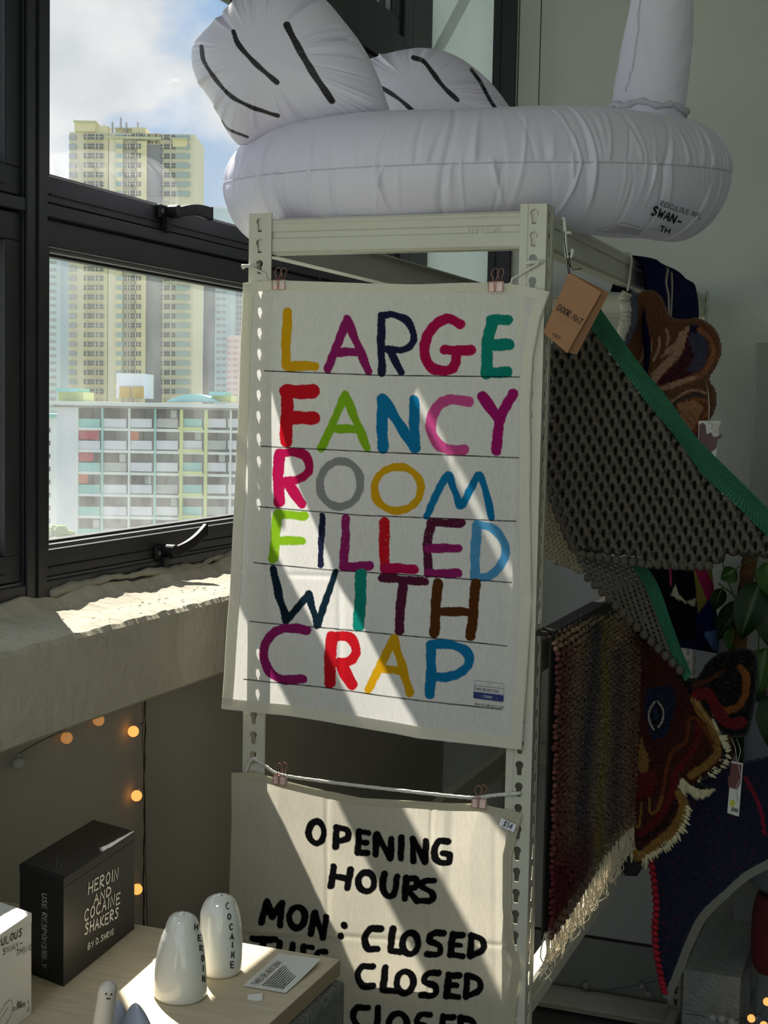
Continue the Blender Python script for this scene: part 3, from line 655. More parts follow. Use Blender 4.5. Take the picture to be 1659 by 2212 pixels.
SH = [
 S(A, [(343, 258), (338, 390), (335, 520)], 46, c_y), S(A, [(338, 524), (478, 525)], 48, c_y),
 S(A, [(545, 540), (640, 292), (745, 550)], 42, c_pl), S(A, [(600, 458), (700, 455)], 44, c_pl),
 S(A, [(810, 280), (810, 556)], 40, c_nv), S(A, [(812, 280), (870, 274), (935, 302), (968, 370), (950, 425), (900, 447), (840, 442)], 36, c_nv, 1), S(A, [(850, 445), (905, 556)], 38, c_nv),
 S(A, [(1190, 318), (1140, 294), (1080, 315), (1032, 380), (1022, 470), (1050, 530), (1110, 548), (1160, 530), (1180, 450)], 50, c_cr, 1), S(A, [(1118, 446), (1245, 448)], 50, c_cr),
 S(A, [(1345, 300), (1422, 297)], 54, c_te), S(A, [(1348, 305), (1325, 420), (1320, 560)], 58, c_te, 1), S(A, [(1330, 420), (1432, 420)], 58, c_te), S(A, [(1322, 560), (1420, 552)], 56, c_te),
 ('s', T5([(230, 548), (800, 570), (1482, 578)]), 2.4, srgb((22, 22, 22))),
 S(A, [(342, 645), (338, 895)], 62, c_rd), S(A, [(340, 650), (470, 650)], 70, c_rd), S(A, [(360, 780), (470, 778)], 66, c_rd),
 S(A, [(510, 925), (630, 665), (735, 925)], 42, c_li), S(A, [(560, 830), (690, 835)], 42, c_li),
 S(A, [(812, 685), (812, 925)], 56, c_bl), S(A, [(820, 690), (965, 925)], 52, c_bl), S(A, [(965, 690), (970, 925)], 50, c_bl),
 S(A, [(1230, 698), (1160, 690), (1095, 708), (1055, 770), (1050, 850), (1085, 912), (1140, 935), (1205, 935)], 52, c_pk, 1),
 S(A, [(1298, 672), (1385, 790)], 54, c_mg), S(A, [(1455, 660), (1385, 790), (1370, 940)], 52, c_mg, 1),
 ('s', T5([(215, 918), (800, 948), (1478, 975)]), 2.4, srgb((22, 22, 22))),
 S(A, [(305, 955), (302, 1080), (305, 1190)], 54, c_cr), S(A, [(305, 955), (380, 948), (435, 968), (452, 1030), (405, 1078), (330, 1095)], 44, c_cr, 1), S(A, [(340, 1090), (415, 1200)], 50, c_cr),
 S(A, [(603 + 100 * math.cos(a), 1103 + 112 * math.sin(a)) for a in np.linspace(0, 6.28, 14)[:-1]], 38, c_gy, 1, 1),
 S(A, [(883 + 114 * math.cos(a), 1127 + 108 * math.sin(a)) for a in np.linspace(0, 6.28, 14)[:-1]], 38, c_y, 1, 1),
 S(A, [(1028, 1262), (1075, 1150), (1128, 1060), (1160, 1130), (1193, 1212), (1240, 1130), (1285, 1060), (1320, 1160), (1345, 1270)], 36, c_bl, 1),
 ('s', T6([(200, 32), (700, 75), (1463, 105)]), 2.4, srgb((22, 22, 22))),
 S(B, [(298, 72), (278, 285)], 48, c_li), S(B, [(298, 70), (425, 78)], 44, c_li), S(B, [(295, 197), (415, 202)], 42, c_li),
 S(B, [(515, 75), (510, 200), (505, 320)], 30, c_nv),
 S(B, [(632, 92), (620, 325)], 42, c_pl), S(B, [(620, 328), (745, 325)], 46, c_pl),
 S(B, [(818, 108), (820, 335)], 52, c_rd), S(B, [(820, 335), (962, 340)], 50, c_cr),
 S(B, [(1048, 112), (1030, 230), (1036, 360)], 44, c_dp, 1), S(B, [(1048, 112), (1195, 115)], 42, c_dp), S(B, [(1036, 360), (1182, 360)], 44, c_pl), S(B, [(1033, 237), (1180, 238)], 44, c_pl),
 S(B, [(1270, 125), (1262, 375)], 48, c_lb), S(B, [(1270, 122), (1340, 135), (1395, 190), (1412, 260), (1375, 340), (1315, 378), (1262, 375)], 42, c_lb, 1),
 ('s', T6([(182, 307), (560, 345), (1000, 372), (1447, 405)]), 2.4, srgb((22, 22, 22))),
 S(B, [(278, 338), (305, 470), (340, 590)], 38, c_ink), S(B, [(340, 590), (448, 462)], 34, c_ink), S(B, [(448, 462), (490, 615)], 36, c_ink), S(B, [(490, 615), (530, 490), (582, 352)], 34, c_ink),
 S(B, [(705, 368), (693, 620)], 58, c_te), S(B, [(808, 382), (1020, 402)], 42, c_dp), S(B, [(910, 395), (893, 640)], 48, c_dp),
 S(B, [(1080, 408), (1064, 650)], 50, c_br), S(B, [(1268, 412), (1242, 668)], 50, c_br), S(B, [(1072, 545), (1245, 552)], 44, c_br),
 ('s', T6([(162, 595), (560, 632), (1000, 672), (1420, 717)]), 2.4, srgb((22, 22, 22))),
 S(B, [(440, 642), (370, 628), (300, 640), (248, 695), (232, 765), (262, 842), (325, 880), (420, 880)], 46, c_pl, 1),
 S(B, [(556, 672), (550, 895)], 58, c_rd), S(B, [(560, 670), (640, 672), (678, 725), (660, 782), (600, 805)], 50, c_rd, 1), S(B, [(600, 800), (660, 905)], 58, c_rd),
 S(B, [(745, 930), (868, 678), (945, 945)], 42, c_y), S(B, [(805, 828), (905, 838)], 42, c_y),
 S(B, [(1052, 712), (1044, 955)], 50, c_bl), S(B, [(1052, 708), (1130, 708), (1210, 735), (1240, 790), (1195, 848), (1125, 868), (1055, 866)], 46, c_bl, 1),
 ('s', T6([(132, 879), (520, 920), (1000, 985), (1395, 1028)]), 2.4, srgb((22, 22, 22))),
]
e1t = [(526, 611, -.006), (545, 609, -.004), (610, 606, -.003), (700, 609, -.006), (800, 613, -.010), (900, 615, -.009), (1000, 611, -.006), (1075, 610, -.003), (1130, 617, -.004), (1187, 630, -.012)]
e1r = [(1187, 630, -.012), (1166, 690, -.006), (1151, 770, -.005), (1145, 880, -.005), (1146, 1000, -.006), (1144, 1080, -.006), (1148, 1300, -.007), (1127, 1620, -.010)]
e1b = [(480, 1531, -.016), (610, 1545, -.012), (690, 1557, -.013), (857, 1584, -.017), (905, 1594, -.018), (1127, 1620, -.010)]
e1l = [(526, 611, -.006), (519, 750, -.007), (511, 950, -.009), (500, 1240, -.012), (487, 1440, -.014), (480, 1531, -.016)]
P, X, Y = linen('t', e1t, e1r, e1b, e1l, 500, 720, [('v', 734, 7, .0016), ('v', 971, 6, .0018), ('v', 1088, 7, .0012), ('v', lambda y: 600 - (y - 600) * .02, 24, .0018), ('h', lambda x: 1238 + (x - 500) * .03, 6, .0012), ('v', 850, 90, .0025)], 5)
C = paint(X, Y, LIN, SH, rag=1.0, seed=3)
# worn print: a band of dry-brush flecks across the middle rows
rng = np.random.default_rng(2); fl = (np.sin(X * .9 + Y * .35) + np.sin(X * .23 - Y * 1.1) + rng.normal(0, .8, X.shape)) > 2.9; band = np.exp(-((Y - 1170 - (X - 800) * -.05) / 45) ** 2) > rng.random(X.shape); m = fl & band
C[m] = C[m] * .4 + LIN * .6
# hem: doubled cloth reads slightly deeper
t1 = thing('tea_towel', 'white linen towel printed in coloured brush capitals LARGE FANCY ROOM FILLED WITH CRAP', 'towel', P[-1, 250])
cloth = obj('cloth', G().grid(P), M_linen, t1, smooth=True, cols=C.reshape(-1, 3))
def hem_strip(P, rows, cols, lift=.0008):
    Q = P[rows][:, cols].copy(); Q[..., 1] -= lift; g = G(); g.grid(Q); Q2 = P[rows][:, cols].copy(); Q2[..., 1] += lift; g.grid(Q2); return g
M_hem = mat('linen_hem', srgb((228, 224, 208)), .95, var=.05, vs=300, trans=.25, spec=.1)
for r, c in ((slice(0, 720, 8), slice(0, 19, 3)), (slice(0, 720, 8), slice(482, 500, 3)), (slice(700, 720, 3), slice(0, 500, 8)), (slice(0, 16, 3), slice(0, 500, 8))):
    obj('hem', hem_strip(P, r, c), M_hem, t1, smooth=True)
# maker's block printed low on the right
def ink_px(g, strokes_px, w, yv=-.0185, lift=0):
    pts = [[(q[0], q[2]) for q in (on(x, y, 1, yv) for x, y in s)] for s in strokes_px]
    return ink_on(g, pts, (0, yv - lift, 0), (1, 0, 0), (0, 0, 1), w)
def near_plane(px, py):                     # cloth depth under a pixel
    i = np.argmin((X - px) ** 2 + (Y - py) ** 2); return P.reshape(-1, 3)[i, 1]
yp = float(min(near_plane(1022, 1470), near_plane(1090, 1530), near_plane(1022, 1530), near_plane(1090, 1470))) - .0012
M_inkblue = mat('navy_print', srgb((40, 52, 110)), .9); M_ink = mat('black_print', srgb((18, 18, 20)), .9, trans=.0)
def lineframe(px, py, px2, py2):
    a = on(px, py, 1, yp); b = on(px2, py2, 1, yp); u = (b - a) / np.linalg.norm(b - a); return a, u, np.array([-u[2], 0, u[0]]) * 1.0, np.linalg.norm(b - a)
g = G(); a, u, v, L_ = lineframe(1023, 1506, 1087, 1514)
ink_on(g, [[(0, .0), (0, .026), (L_, .026), (L_, 0)], [(0, .0185), (L_, .0185)]], a, u, v, .0006)
ink_on(g, write('THIRD DRAWER DOWN', .001, .0115, .0038, .0019, .0006, 0), a, u, v, .0005); ink_on(g, [[(L_ / 2, .0222), (L_ / 2 + .0008, .0222)]], a, u, v, .0012)
g.add([a + v * .0085 - np.array([0, .0002, 0]), a + u * L_ + v * .0085 - np.array([0, .0002, 0]), a + u * L_ - v * .0015 - np.array([0, .0002, 0]), a - v * .0015 - np.array([0, .0002, 0])], [(0, 1, 2, 3)])
lg = obj('maker_mark', g, M_inkblue, t1)
g = G(); ink_on(g, write('STUDIO', L_ * .33, .0015, .0036, .0018, .0008, 0), a, u, v, .0005, ); ink_on(g, [[(L_ * .26, .003), (L_ * .27, .003)], [(L_ * .78, .003), (L_ * .79, .003)]], a, u, v, .001)
for i, q in enumerate(g.v): g.v[i] = (q[0], q[1] - .0004, q[2])
obj('pale_lettering', g, mat('pale_print', srgb((210, 212, 222)), .9), lg)
g = G(); a, u, v, L_ = lineframe(1026, 1523, 1086, 1531); ink_on(g, write('© David Shrigley, 2014', 0, 0, .0034, .0017, .0006, 0), a, u, v, .0005); obj('credit_line', g, M_ink, t1)

# ---- second towel
M_linen2 = mat('unbleached_linen', attr=True, rough=.95, var=.06, vs=380, bump=.05, bs=600, trans=.45, stretch=(1, 1, .18), spec=.1)
LIN2 = np.array(srgb((224, 217, 198))); K_ = srgb((16, 16, 18))
def Z(pts, w=34, sm=False, cl=False): return ('s', smooth_line(T2(pts), 6, cl) if sm else T2(pts), w / 2.2419, K_)
def OO(cx, cy, rx, ry, w=33): return Z([(cx + rx * math.cos(a), cy + ry * math.sin(a)) for a in np.linspace(0, 6.28, 12)[:-1]], w, 1, 1)
S2 = [OO(503, 712, 37, 52), Z([(600, 690), (597, 780)]), Z([(600, 688), (650, 698), (655, 738), (600, 755)], 32, 1), Z([(712, 705), (703, 808)]), Z([(712, 708), (756, 712)], 30), Z([(708, 757), (748, 760)], 28), Z([(703, 806), (752, 812)], 30),
 Z([(795, 722), (792, 818)]), Z([(797, 722), (862, 832)], 32), Z([(866, 742), (862, 834)]), Z([(915, 735), (914, 838)], 32), Z([(972, 742), (972, 850)], 32), Z([(974, 745), (1030, 855)], 32), Z([(1034, 752), (1030, 856)], 32),
 Z([(1140, 757), (1098, 752), (1076, 790), (1078, 835), (1105, 860), (1145, 858)], 32, 1), Z([(1145, 856), (1148, 820), (1112, 812)], 30),
 Z([(586, 878), (570, 972)], 34), Z([(668, 893), (650, 985)], 34), Z([(578, 925), (658, 938)], 30), OO(743, 952, 40, 47), Z([(832, 912), (824, 975), (845, 1018), (878, 1008), (896, 925)], 34, 1),
 Z([(940, 932), (930, 1035)]), Z([(940, 932), (985, 938), (985, 975), (940, 988)], 30, 1), Z([(945, 988), (988, 1045)], 32), Z([(1072, 945), (1030, 948), (1012, 975), (1060, 1003), (1058, 1040), (1000, 1045)], 32, 1),
 Z([(236, 1146), (262, 1045), (290, 1120), (334, 1058), (326, 1162)], 34), OO(408, 1125, 38, 50), Z([(492, 1104), (476, 1205)]), Z([(492, 1106), (532, 1215)], 32), Z([(550, 1122), (532, 1222)]), Z([(636, 1164), (637, 1166)], 34), Z([(621, 1214), (622, 1217)], 34),
 Z([(815, 1180), (765, 1178), (736, 1225), (755, 1275), (800, 1275)], 34, 1), Z([(872, 1180), (862, 1285), (908, 1292)], 34), OO(955, 1252, 38, 52), Z([(1115, 1205), (1062, 1205), (1045, 1238), (1095, 1265), (1090, 1305), (1035, 1306)], 32, 1),
 Z([(1158, 1210), (1148, 1310)]), Z([(1158, 1212), (1207, 1216)], 32), Z([(1152, 1260), (1196, 1264)], 28), Z([(1148, 1310), (1207, 1315)], 32), Z([(1248, 1216), (1242, 1314)]), Z([(1248, 1216), (1300, 1238), (1302, 1285), (1242, 1314)], 32, 1),
 Z([(775, 1360), (725, 1362), (703, 1408), (730, 1455), (778, 1455)], 34, 1), Z([(835, 1365), (825, 1475), (885, 1482)], 34), OO(930, 1440, 40, 52), Z([(1090, 1396), (1040, 1398), (1020, 1435), (1075, 1460), (1070, 1502), (1008, 1502)], 32, 1),
 Z([(1138, 1405), (1130, 1508)]), Z([(1138, 1408), (1190, 1410)], 32), Z([(1132, 1455), (1178, 1458)], 28), Z([(1130, 1508), (1188, 1512)], 32), Z([(1230, 1410), (1222, 1510)]), Z([(1230, 1410), (1285, 1432), (1285, 1480), (1222, 1510)], 32, 1),
 Z([(752, 1560), (700, 1562), (683, 1608), (710, 1655), (758, 1655)], 34, 1), Z([(802, 1560), (795, 1668), (850, 1672)], 34), OO(897, 1642, 42, 52), Z([(1048, 1596), (1005, 1598), (988, 1635), (1040, 1660), (1038, 1702), (980, 1702)], 32, 1),
 Z([(1112, 1605), (1104, 1708)]), Z([(1112, 1608), (1162, 1610)], 32), Z([(1106, 1655), (1150, 1658)], 28), Z([(1104, 1708), (1160, 1712)], 32), Z([(1200, 1612), (1192, 1712)]), Z([(1200, 1612), (1258, 1632), (1258, 1680), (1192, 1712)], 32, 1),
 Z([(192, 1226), (305, 1232)], 34), Z([(248, 1232), (240, 1330)]), Z([(325, 1248), (320, 1325), (350, 1345), (378, 1325), (386, 1255)], 32, 1), Z([(440, 1265), (432, 1360)]), Z([(440, 1266), (480, 1270)], 28), Z([(437, 1312), (474, 1316)], 28), Z([(432, 1360), (476, 1364)], 28), Z([(545, 1290), (512, 1292), (500, 1320), (538, 1340), (534, 1372), (494, 1372)], 30, 1)]
e2t = [(501, 1669, -.010), (560, 1669, -.006), (605, 1684, -.004), (680, 1702, -.008), (780, 1722, -.012), (880, 1728, -.014), (960, 1734, -.010), (1037, 1736, -.004), (1090, 1748, -.006), (1128, 1757, -.008)]
e2r = [(1128, 1757, -.008), (1104, 1850, -.006), (1103, 1960, -.006), (1110, 2040, -.006), (1125, 2085, -.008), (1112, 2200, -.008), (1105, 2420, -.010)]
e2b = [(496, 2300, -.012), (700, 2340, -.010), (900, 2380, -.012), (1105, 2420, -.010)]
e2l = [(501, 1669, -.010), (500, 1760, -.012), (496, 1900, -.012), (497, 2100, -.012), (496, 2300, -.012)]
P, X, Y = linen('u', e2t, e2r, e2b, e2l, 460, 520, [('v', 708, 6, .0018), ('v', lambda y: 935 - (y - 1700) * .02, 5, .0018), ('h', lambda x: 2020 + (x - 700) * .06, 6, .0014), ('v', 1070, 8, .0012), ('v', 575, 16, .0016), ('v', 820, 80, .002)], 15)
C = paint(X, Y, LIN2, S2, rag=.8, seed=4)
t2 = thing('tea_towel', 'unbleached linen towel with black capitals OPENING HOURS and a list of CLOSED days', 'towel', P[-1, 230])
obj('cloth', G().grid(P), M_linen2, t2, smooth=True, cols=C.reshape(-1, 3))
for r, c in ((slice(0, 520, 8), slice(0, 14, 3)), (slice(0, 520, 8), slice(446, 460, 3)), (slice(0, 14, 3), slice(0, 460, 8))):
    obj('hem', hem_strip(P, r, c), mat('unbleached_hem', srgb((204, 198, 172)), .95, var=.05, vs=300, trans=.25, spec=.1), t2, smooth=True)
# price sticker
yq = -.0125; a = on(1077, 1783, 1, yq); b = on(1110, 1798, 1, yq); c = on(1079, 1768, 1, yq); u = (b - a) / np.linalg.norm(b - a); v = np.array([-u[2], 0, u[0]]); hh = .0125
st = obj('price_sticker', G().obox(a + u * np.linalg.norm(b - a) / 2 + v * hh / 2, u * np.linalg.norm(b - a) / 2, v * hh / 2, (0, .0003, 0)), mat('white_sticker', srgb((238, 238, 244)), .6), t2)
obj('price_writing', ink_on(G(), write('$54', .006, .003, .008, .0038, .0012, .03, slant=.15), a - np.array([0, .0005, 0]), u, v, .001), M_ink, st)

# ---- ropes and binder clips
M_rope = mat('white_cotton_cord', srgb((226, 224, 214)), .85, bump=.4, bs=300)
def rope(name, pts, label, r=.0028):
    P = smooth_line([tuple(p) for p in pts], 14); n = len(P); t = np.arange(n)
    return single(name, G().tube(P, r * (1 + .12 * np.sin(t * 2.2)), 8), M_rope, label, 'cord', smooth=True)
pa = [(.018, -.004, on(540, 578, 1, 0)[2]), (.030, -.0035, 1.800), (.043, -.003, 1.797)] 
def rp(px, py, y): return tuple(on(px, py, 1, y))
rope('cord', [rp(541, 577, -.006), rp(570, 590, -.0035), rp(604, 613, -.0012), rp(800, 620, -.002), rp(1072, 617, -.0012), rp(1110, 600, -.0035), rp(1165, 568, -.006)], 'white cord tied between the posts behind the top edge of the brush-lettered towel', .0017)
rope('cord', [rp(530, 1668, -.004), rp(545, 1640, -.004), rp(570, 1652, -.0035), rp(605, 1673, -.006), rp(700, 1688, -.006), rp(850, 1706, -.006), rp(1000, 1722, -.006), rp(1037, 1722, -.006), rp(1068, 1718, -.004), rp(1125, 1713, -.004)], 'white cord strung between the posts above the opening hours towel')
M_clip = mat('rose_gold_wire', srgb((178, 120, 104)), .3, .75); M_clipb = mat('rose_gold_sheet', srgb((232, 200, 192)), .4, .1)
def clip(px, py, yb, first=[]):
    c = on(px, py, 1, yb); s = .011
    if first: return copy_tree(first[0], c - first[1])
    t = thing('binder_clip', 'small rose gold wire binder clip', 'clip', c, 'binder clips holding the towels')
    g = G().prism([c + [-s, -.004, -.0075], c + [-s, .004, -.0075], c + [-s, .0012, .0075], c + [-s, -.0012, .0075]], (2 * s, 0, 0)); obj('spring_body', g, M_clipb, t)
    g = G(); q = lambda x, z, y=-.0048: tuple(c + [x, y, z]); g.tube([q(-s, .007), q(-s, -.0078), q(-.0015, -.0078), q(-.0025, .004), q(-.004, .012, -.004), q(-.0075, .018, -.003), q(-.0055, .0245, -.002), q(-.0005, .0265, -.002), q(.004, .0225, -.002), q(.0025, .016, -.003), q(.0005, .010, -.004), q(0, -.0078), q(s, -.0078), q(s, .007), q(-s, .007)], .00058, 6); obj('wire_handle', g, M_clip, t, smooth=True)
    g = G(); q = lambda x, z, y=.0035: tuple(c + [x, y, z]); g.tube([q(.002, .008), q(.0028, .014), q(.0005, .020), q(.0035, .0265), q(.008, .0265), q(.0105, .021), q(.0075, .015), q(.007, .008)], .00058, 6); obj('wire_handle', g, M_clip, t, smooth=True)
    first += [t, c]; return t
for k, (px, py, yb, lab) in enumerate(((604, 615, -.004, 'rose gold binder clip on the top left of the brush-lettered towel'), (1072, 619, -.004, 'rose gold binder clip on the top right of the brush-lettered towel'), (606, 1683, -.006, 'rose gold binder clip at the left end of the cord above the opening hours'), (1036, 1733, -.006, 'rose gold binder clip at the right end of the cord above the opening hours'))):
    clip(px, py, yb)['label'] = lab
# white pegs where the upper cord is hooked into the posts
for x, y, lab in ((541, 575, 'white plastic peg in the left post keyhole beside the window'), (1158, 567, 'white plastic peg in the right post keyhole above the brush-lettered towel')):
    c = on(x, y, 1, 0); single('hook_peg', G().tube([c + [-.012, -.003, -.001], c + [-.008, -.004, 0], c + [.010, -.003, .0005], c + [.012, .004, .002]], [.0045, .003, .0028, .0028], 10), M_rope, lab, 'peg', smooth=True)
# ------------------------------------------------------------------ inflatable swan ring
M_vinyl = mat('white_inflatable_fabric', attr=True, rough=.42, spec=.45, trans=.22, sheen=.2, bump=.03, bs=25)
VC = np.array(srgb((236, 232, 246)))
RC = np.array([.235, .430, 2.006]); RT = .355; RR = .092; TILT = .100
swan = thing('inflatable_swan', 'white inflatable swan ring with black feather lines lying on top of the rack', 'inflatable ring', (RC[0], RC[1], 1.885))
rng = np.random.default_rng(11); NWR = 330
def ring_surface(th, ph):
    """th around the ring, ph around the tube (0 = outer seam, + up)"""
    s = th / (2 * math.pi)
    dr = np.zeros(np.broadcast(th, ph).shape)
    aph = np.abs(ph)
    for k in range(NWR):                     # gathers running away from the welded seam
        c = WR[k, 0]; d = (th - c + math.pi) % (2 * math.pi) - math.pi; w = WR[k, 1]
        d = d + WR[k, 4] * aph * .035
        side = (ph > 0) if WR[k, 3] > 0 else (ph <= 0)
        if WR[k, 5] > .9: side = 1
        dr = dr + WR[k, 2] * np.exp(-(d / w) ** 2) * np.exp(-(aph / WR[k, 6]) ** 2) * side
    dr = dr - .0035 * np.exp(-(ph / .045) ** 2) + .0022 * np.exp(-(ph / .014) ** 2)     # the seam itself
    for c in (-1.36, -2.02, -.20, .35, 1.2, 2.1, 3.0): dr = dr - .0045 * np.exp(-(((th - c - .02 * np.sin(ph * 2) + math.pi) % (2 * math.pi) - math.pi) / .012) ** 2) * (.4 + .6 * np.cos(ph / 2) ** 2)
    dr = dr + .0015 * np.sin(th * 7 + 1) + .001 * np.sin(ph * 3 + th * 4)
    r = RR + dr; rad = RT + r * np.cos(ph)
    xr = RC[0] + RT * np.cos(th); sg = np.clip((xr - .44) / .10, 0, 1) + np.clip((.02 - xr) / .10, 0, 1); sag = 1 + .22 * sg * (ph < 0)   # unsupported, the tube sags past the beams
    return np.stack([RC[0] + rad * np.cos(th), RC[1] + rad * np.sin(th), RC[2] + r * np.sin(ph) * sag + TILT * rad * np.sin(th)], -1)
WR = np.stack([rng.uniform(-math.pi, math.pi, NWR), rng.uniform(.005, .013, NWR), rng.normal(0, .0026, NWR), rng.choice([-1, 1], NWR), rng.normal(0, 1, NWR), rng.random(NWR), rng.uniform(.35, 1.15, NWR)], -1)
TH = np.linspace(-math.pi, math.pi, 1500, endpoint=False)[:, None]; PH = np.linspace(-math.pi, math.pi, 96, endpoint=False)[None, :]
P = ring_surface(TH, PH); P = np.concatenate([P, P[:1]])
ring = obj('ring', G().grid(P, close=True), M_vinyl, swan, smooth=True, cols=np.tile(VC, (P.shape[0] * P.shape[1], 1)))
# a slightly raised weld bead along the seam and round the tube joints
g = G(); g.tube([tuple(ring_surface(np.array(a), np.array(0.)) + 0) for a in np.linspace(-math.pi, math.pi, 400)], .0011, 5, caps=False)
obj('weld_seam', g, mat('weld_seam_white', srgb((196, 192, 206)), .5), ring, smooth=True)

def pillow(outline, depth, T, name, lines, seed, front=-1, lean=0., nth=420, nr=90, seamshift=0., base_z=None):
    """inflated wing from its outline in the upright plane y = depth; lines are printed feather strokes in pixels"""
    O = np.array([on(x, y, 1, depth)[[0, 2]] for x, y in outline]); O = np.array(smooth_line([tuple(p) for p in O], 8, True))[:-1]
    seg = np.r_[0, np.cumsum(np.linalg.norm(np.diff(np.vstack([O, O[:1]]), axis=0), axis=1))]; s = np.linspace(0, seg[-1], nth, endpoint=False)
    O = np.stack([np.interp(s, seg, np.r_[O[:, k], O[0, k]]) for k in (0, 1)], -1); c = O.mean(0)
    rg = np.random.default_rng(seed); puck = np.zeros(nth)
    for k in range(80):
        cc = rg.uniform(0, nth); d = (np.arange(nth) - cc + nth / 2) % nth - nth / 2; puck += rg.normal(0, 1) * np.exp(-(d / rg.uniform(2, 6)) ** 2)
    def half(sg, n):
        u = np.linspace(0, 1, n)[:, None]; q = c + (O - c)[None] * u[..., None]
        th = T * np.sqrt(np.clip(1 - u ** 2.3, 0, 1)) + .0062 * puck[None] * np.exp(-((1 - u) / .30) ** 2) * np.clip((1 - u) * 12, 0, 1)
        y = depth + sg * th + lean * (q[..., 1] - c[1])
        return np.stack([q[..., 0], y, q[..., 1]], -1)
    A = half(front, nr); Bk = half(-front, 24)[::-1][1:]
    PP = np.concatenate([A, Bk]); X, Y = to_px(PP); C = paint(X, Y, VC, lines, rag=.6)
    C[nr + 2:] = VC
    w = obj(name, G().grid(PP, close=True), M_vinyl, swan, smooth=True, cols=C.reshape(-1, 3))
    obj('edge_weld', G().tube(np.vstack([A[-1], A[-1][:1]])[::3] if nth % 3 == 0 else A[-1], .0011, 5, caps=False), MATS['weld_seam_white'], w, smooth=True)
    return w
KB = srgb((26, 26, 30))
def FL(pts, w=10): return ('s', smooth_line(pts, 6), w, KB)
w1 = pillow([(421, 118), (430, 95), (462, 60), (500, 20), (560, -28), (620, -40), (690, -10), (745, 50), (785, 105), (815, 165), (832, 215), (836, 246), (800, 262), (700, 276), (600, 290), (530, 312), (505, 300), (470, 235), (430, 170)], .135, .085, 'wing',
       [FL([(504, 68), (515, 95), (545, 130), (575, 158), (598, 178)], 11), FL([(620, 54), (640, 95), (675, 155), (717, 218)], 15), FL([(435, 100), (440, 130), (465, 170), (500, 208), (545, 232), (600, 250)], 9), FL([(478, 262), (495, 280), (535, 296)], 6)], 3, nth=900, nr=130)
w2 = pillow([(770, 250), (765, 170), (790, 135), (850, 115), (910, 105), (960, 112), (1010, 137), (1060, 180), (1095, 225), (1115, 262), (1000, 285), (860, 285)], .72, .07, 'wing',
       [FL([(893, 124), (915, 133), (935, 158), (960, 190), (988, 216)]), FL([(1018, 150), (1038, 178), (1058, 215), (1078, 245)], 8), FL([(825, 190), (860, 212), (892, 240)], 9)], 8, nth=660, nr=100)
# neck with its curved top and head (above the frame)
nb = on(1400, 243, 1, .43); nt_ = on(1431, 0, 1, .43)
NP = [(nb[0], .43, nb[2] - .06), (nb[0], .43, nb[2]), tuple(nb + (nt_ - nb) * .5), (nt_[0], .43, nt_[2]), (nt_[0] + .005, .43, nt_[2] + .14), (nt_[0] - .02, .43, nt_[2] + .26), (nt_[0] + .05, .43, nt_[2] + .34), (nt_[0] + .15, .43, nt_[2] + .33), (nt_[0] + .24, .43, nt_[2] + .27), (nt_[0] + .31, .43, nt_[2] + .21)]
NP = np.array(smooth_line(NP, 26)); n = len(NP); m = 90; tt = np.linspace(0, 9, n)
rad = np.interp(tt, [0, 1, 2, 3, 4, 5, 6, 7, 8, 9], [.062, .0625, .0605, .0535, .050, .048, .05, .058, .045, .012])
T_ = np.gradient(NP, axis=0); T_ /= np.linalg.norm(T_, axis=1)[:, None]; U_ = np.tile([0, 1., 0], (n, 1)); V_ = np.cross(T_, U_)
a = np.linspace(0, 2 * math.pi, m, endpoint=False)[None, :]; dr = np.zeros((n, m)); tcol = np.arange(n)[:, None]
for k in range(150):
    c0, a0, l, w, am, tw = rng.uniform(0, n * .45), rng.uniform(0, 6.28), rng.uniform(4, 16), rng.uniform(.05, .16), rng.normal(0, .0011), rng.normal(0, .03)
    dd = (a - a0 - tw * (tcol - c0) + math.pi) % (2 * math.pi) - math.pi; dr += am * np.exp(-(dd / w) ** 2) * np.exp(-((tcol - c0) / l) ** 2)
sa = math.radians(262)                         # seam running up the camera side
PN = NP[:, None, :] + (rad[:, None] + dr)[..., None] * (np.cos(a)[..., None] * V_[:, None, :] + np.sin(a)[..., None] * U_[:, None, :])
neck = obj('neck', G().grid(PN, close=True), M_vinyl, swan, smooth=True, cols=np.tile(VC, (n * m, 1)))
sp_ = on(1358, 205, 1, .43); 
path = []
for k, tq in enumerate(np.linspace(0, 1, 40)):
    px, py = 1352 + 44 * tq + 6 * math.sin(tq * 5), 212 - 230 * tq
    i = int(np.argmin((to_px(NP)[1] - py) ** 2)); X_, Y_ = to_px(PN[i]); front = PN[i][:, 1] < NP[i][1]; j = np.argmin(np.where(front, (X_ - px) ** 2, 1e9)); path.append(PN[i][j] + np.array([0, -.0006, 0]))
obj('weld_seam', G().tube(path, .0012, 6), MATS['weld_seam_white'], neck, smooth=True)
i0 = int(np.argmin((to_px(NP)[1] - 240) ** 2)); rgp = NP[i0] ; g = G()
cu = [tuple(rgp + (rad[i0] + .003) * (math.cos(b) * V_[i0] + math.sin(b) * U_[i0]) + np.array([0, 0, .003 * math.sin(b * 7)])) for b in np.linspace(0, 6.28, 60)]
g.tube(cu, [.005 + .0015 * math.sin(k * 1.9) for k in range(60)], 8, caps=False); obj('neck_collar', g, mat('collar_white', srgb((206, 202, 214)), .5, trans=.15), neck, smooth=True)

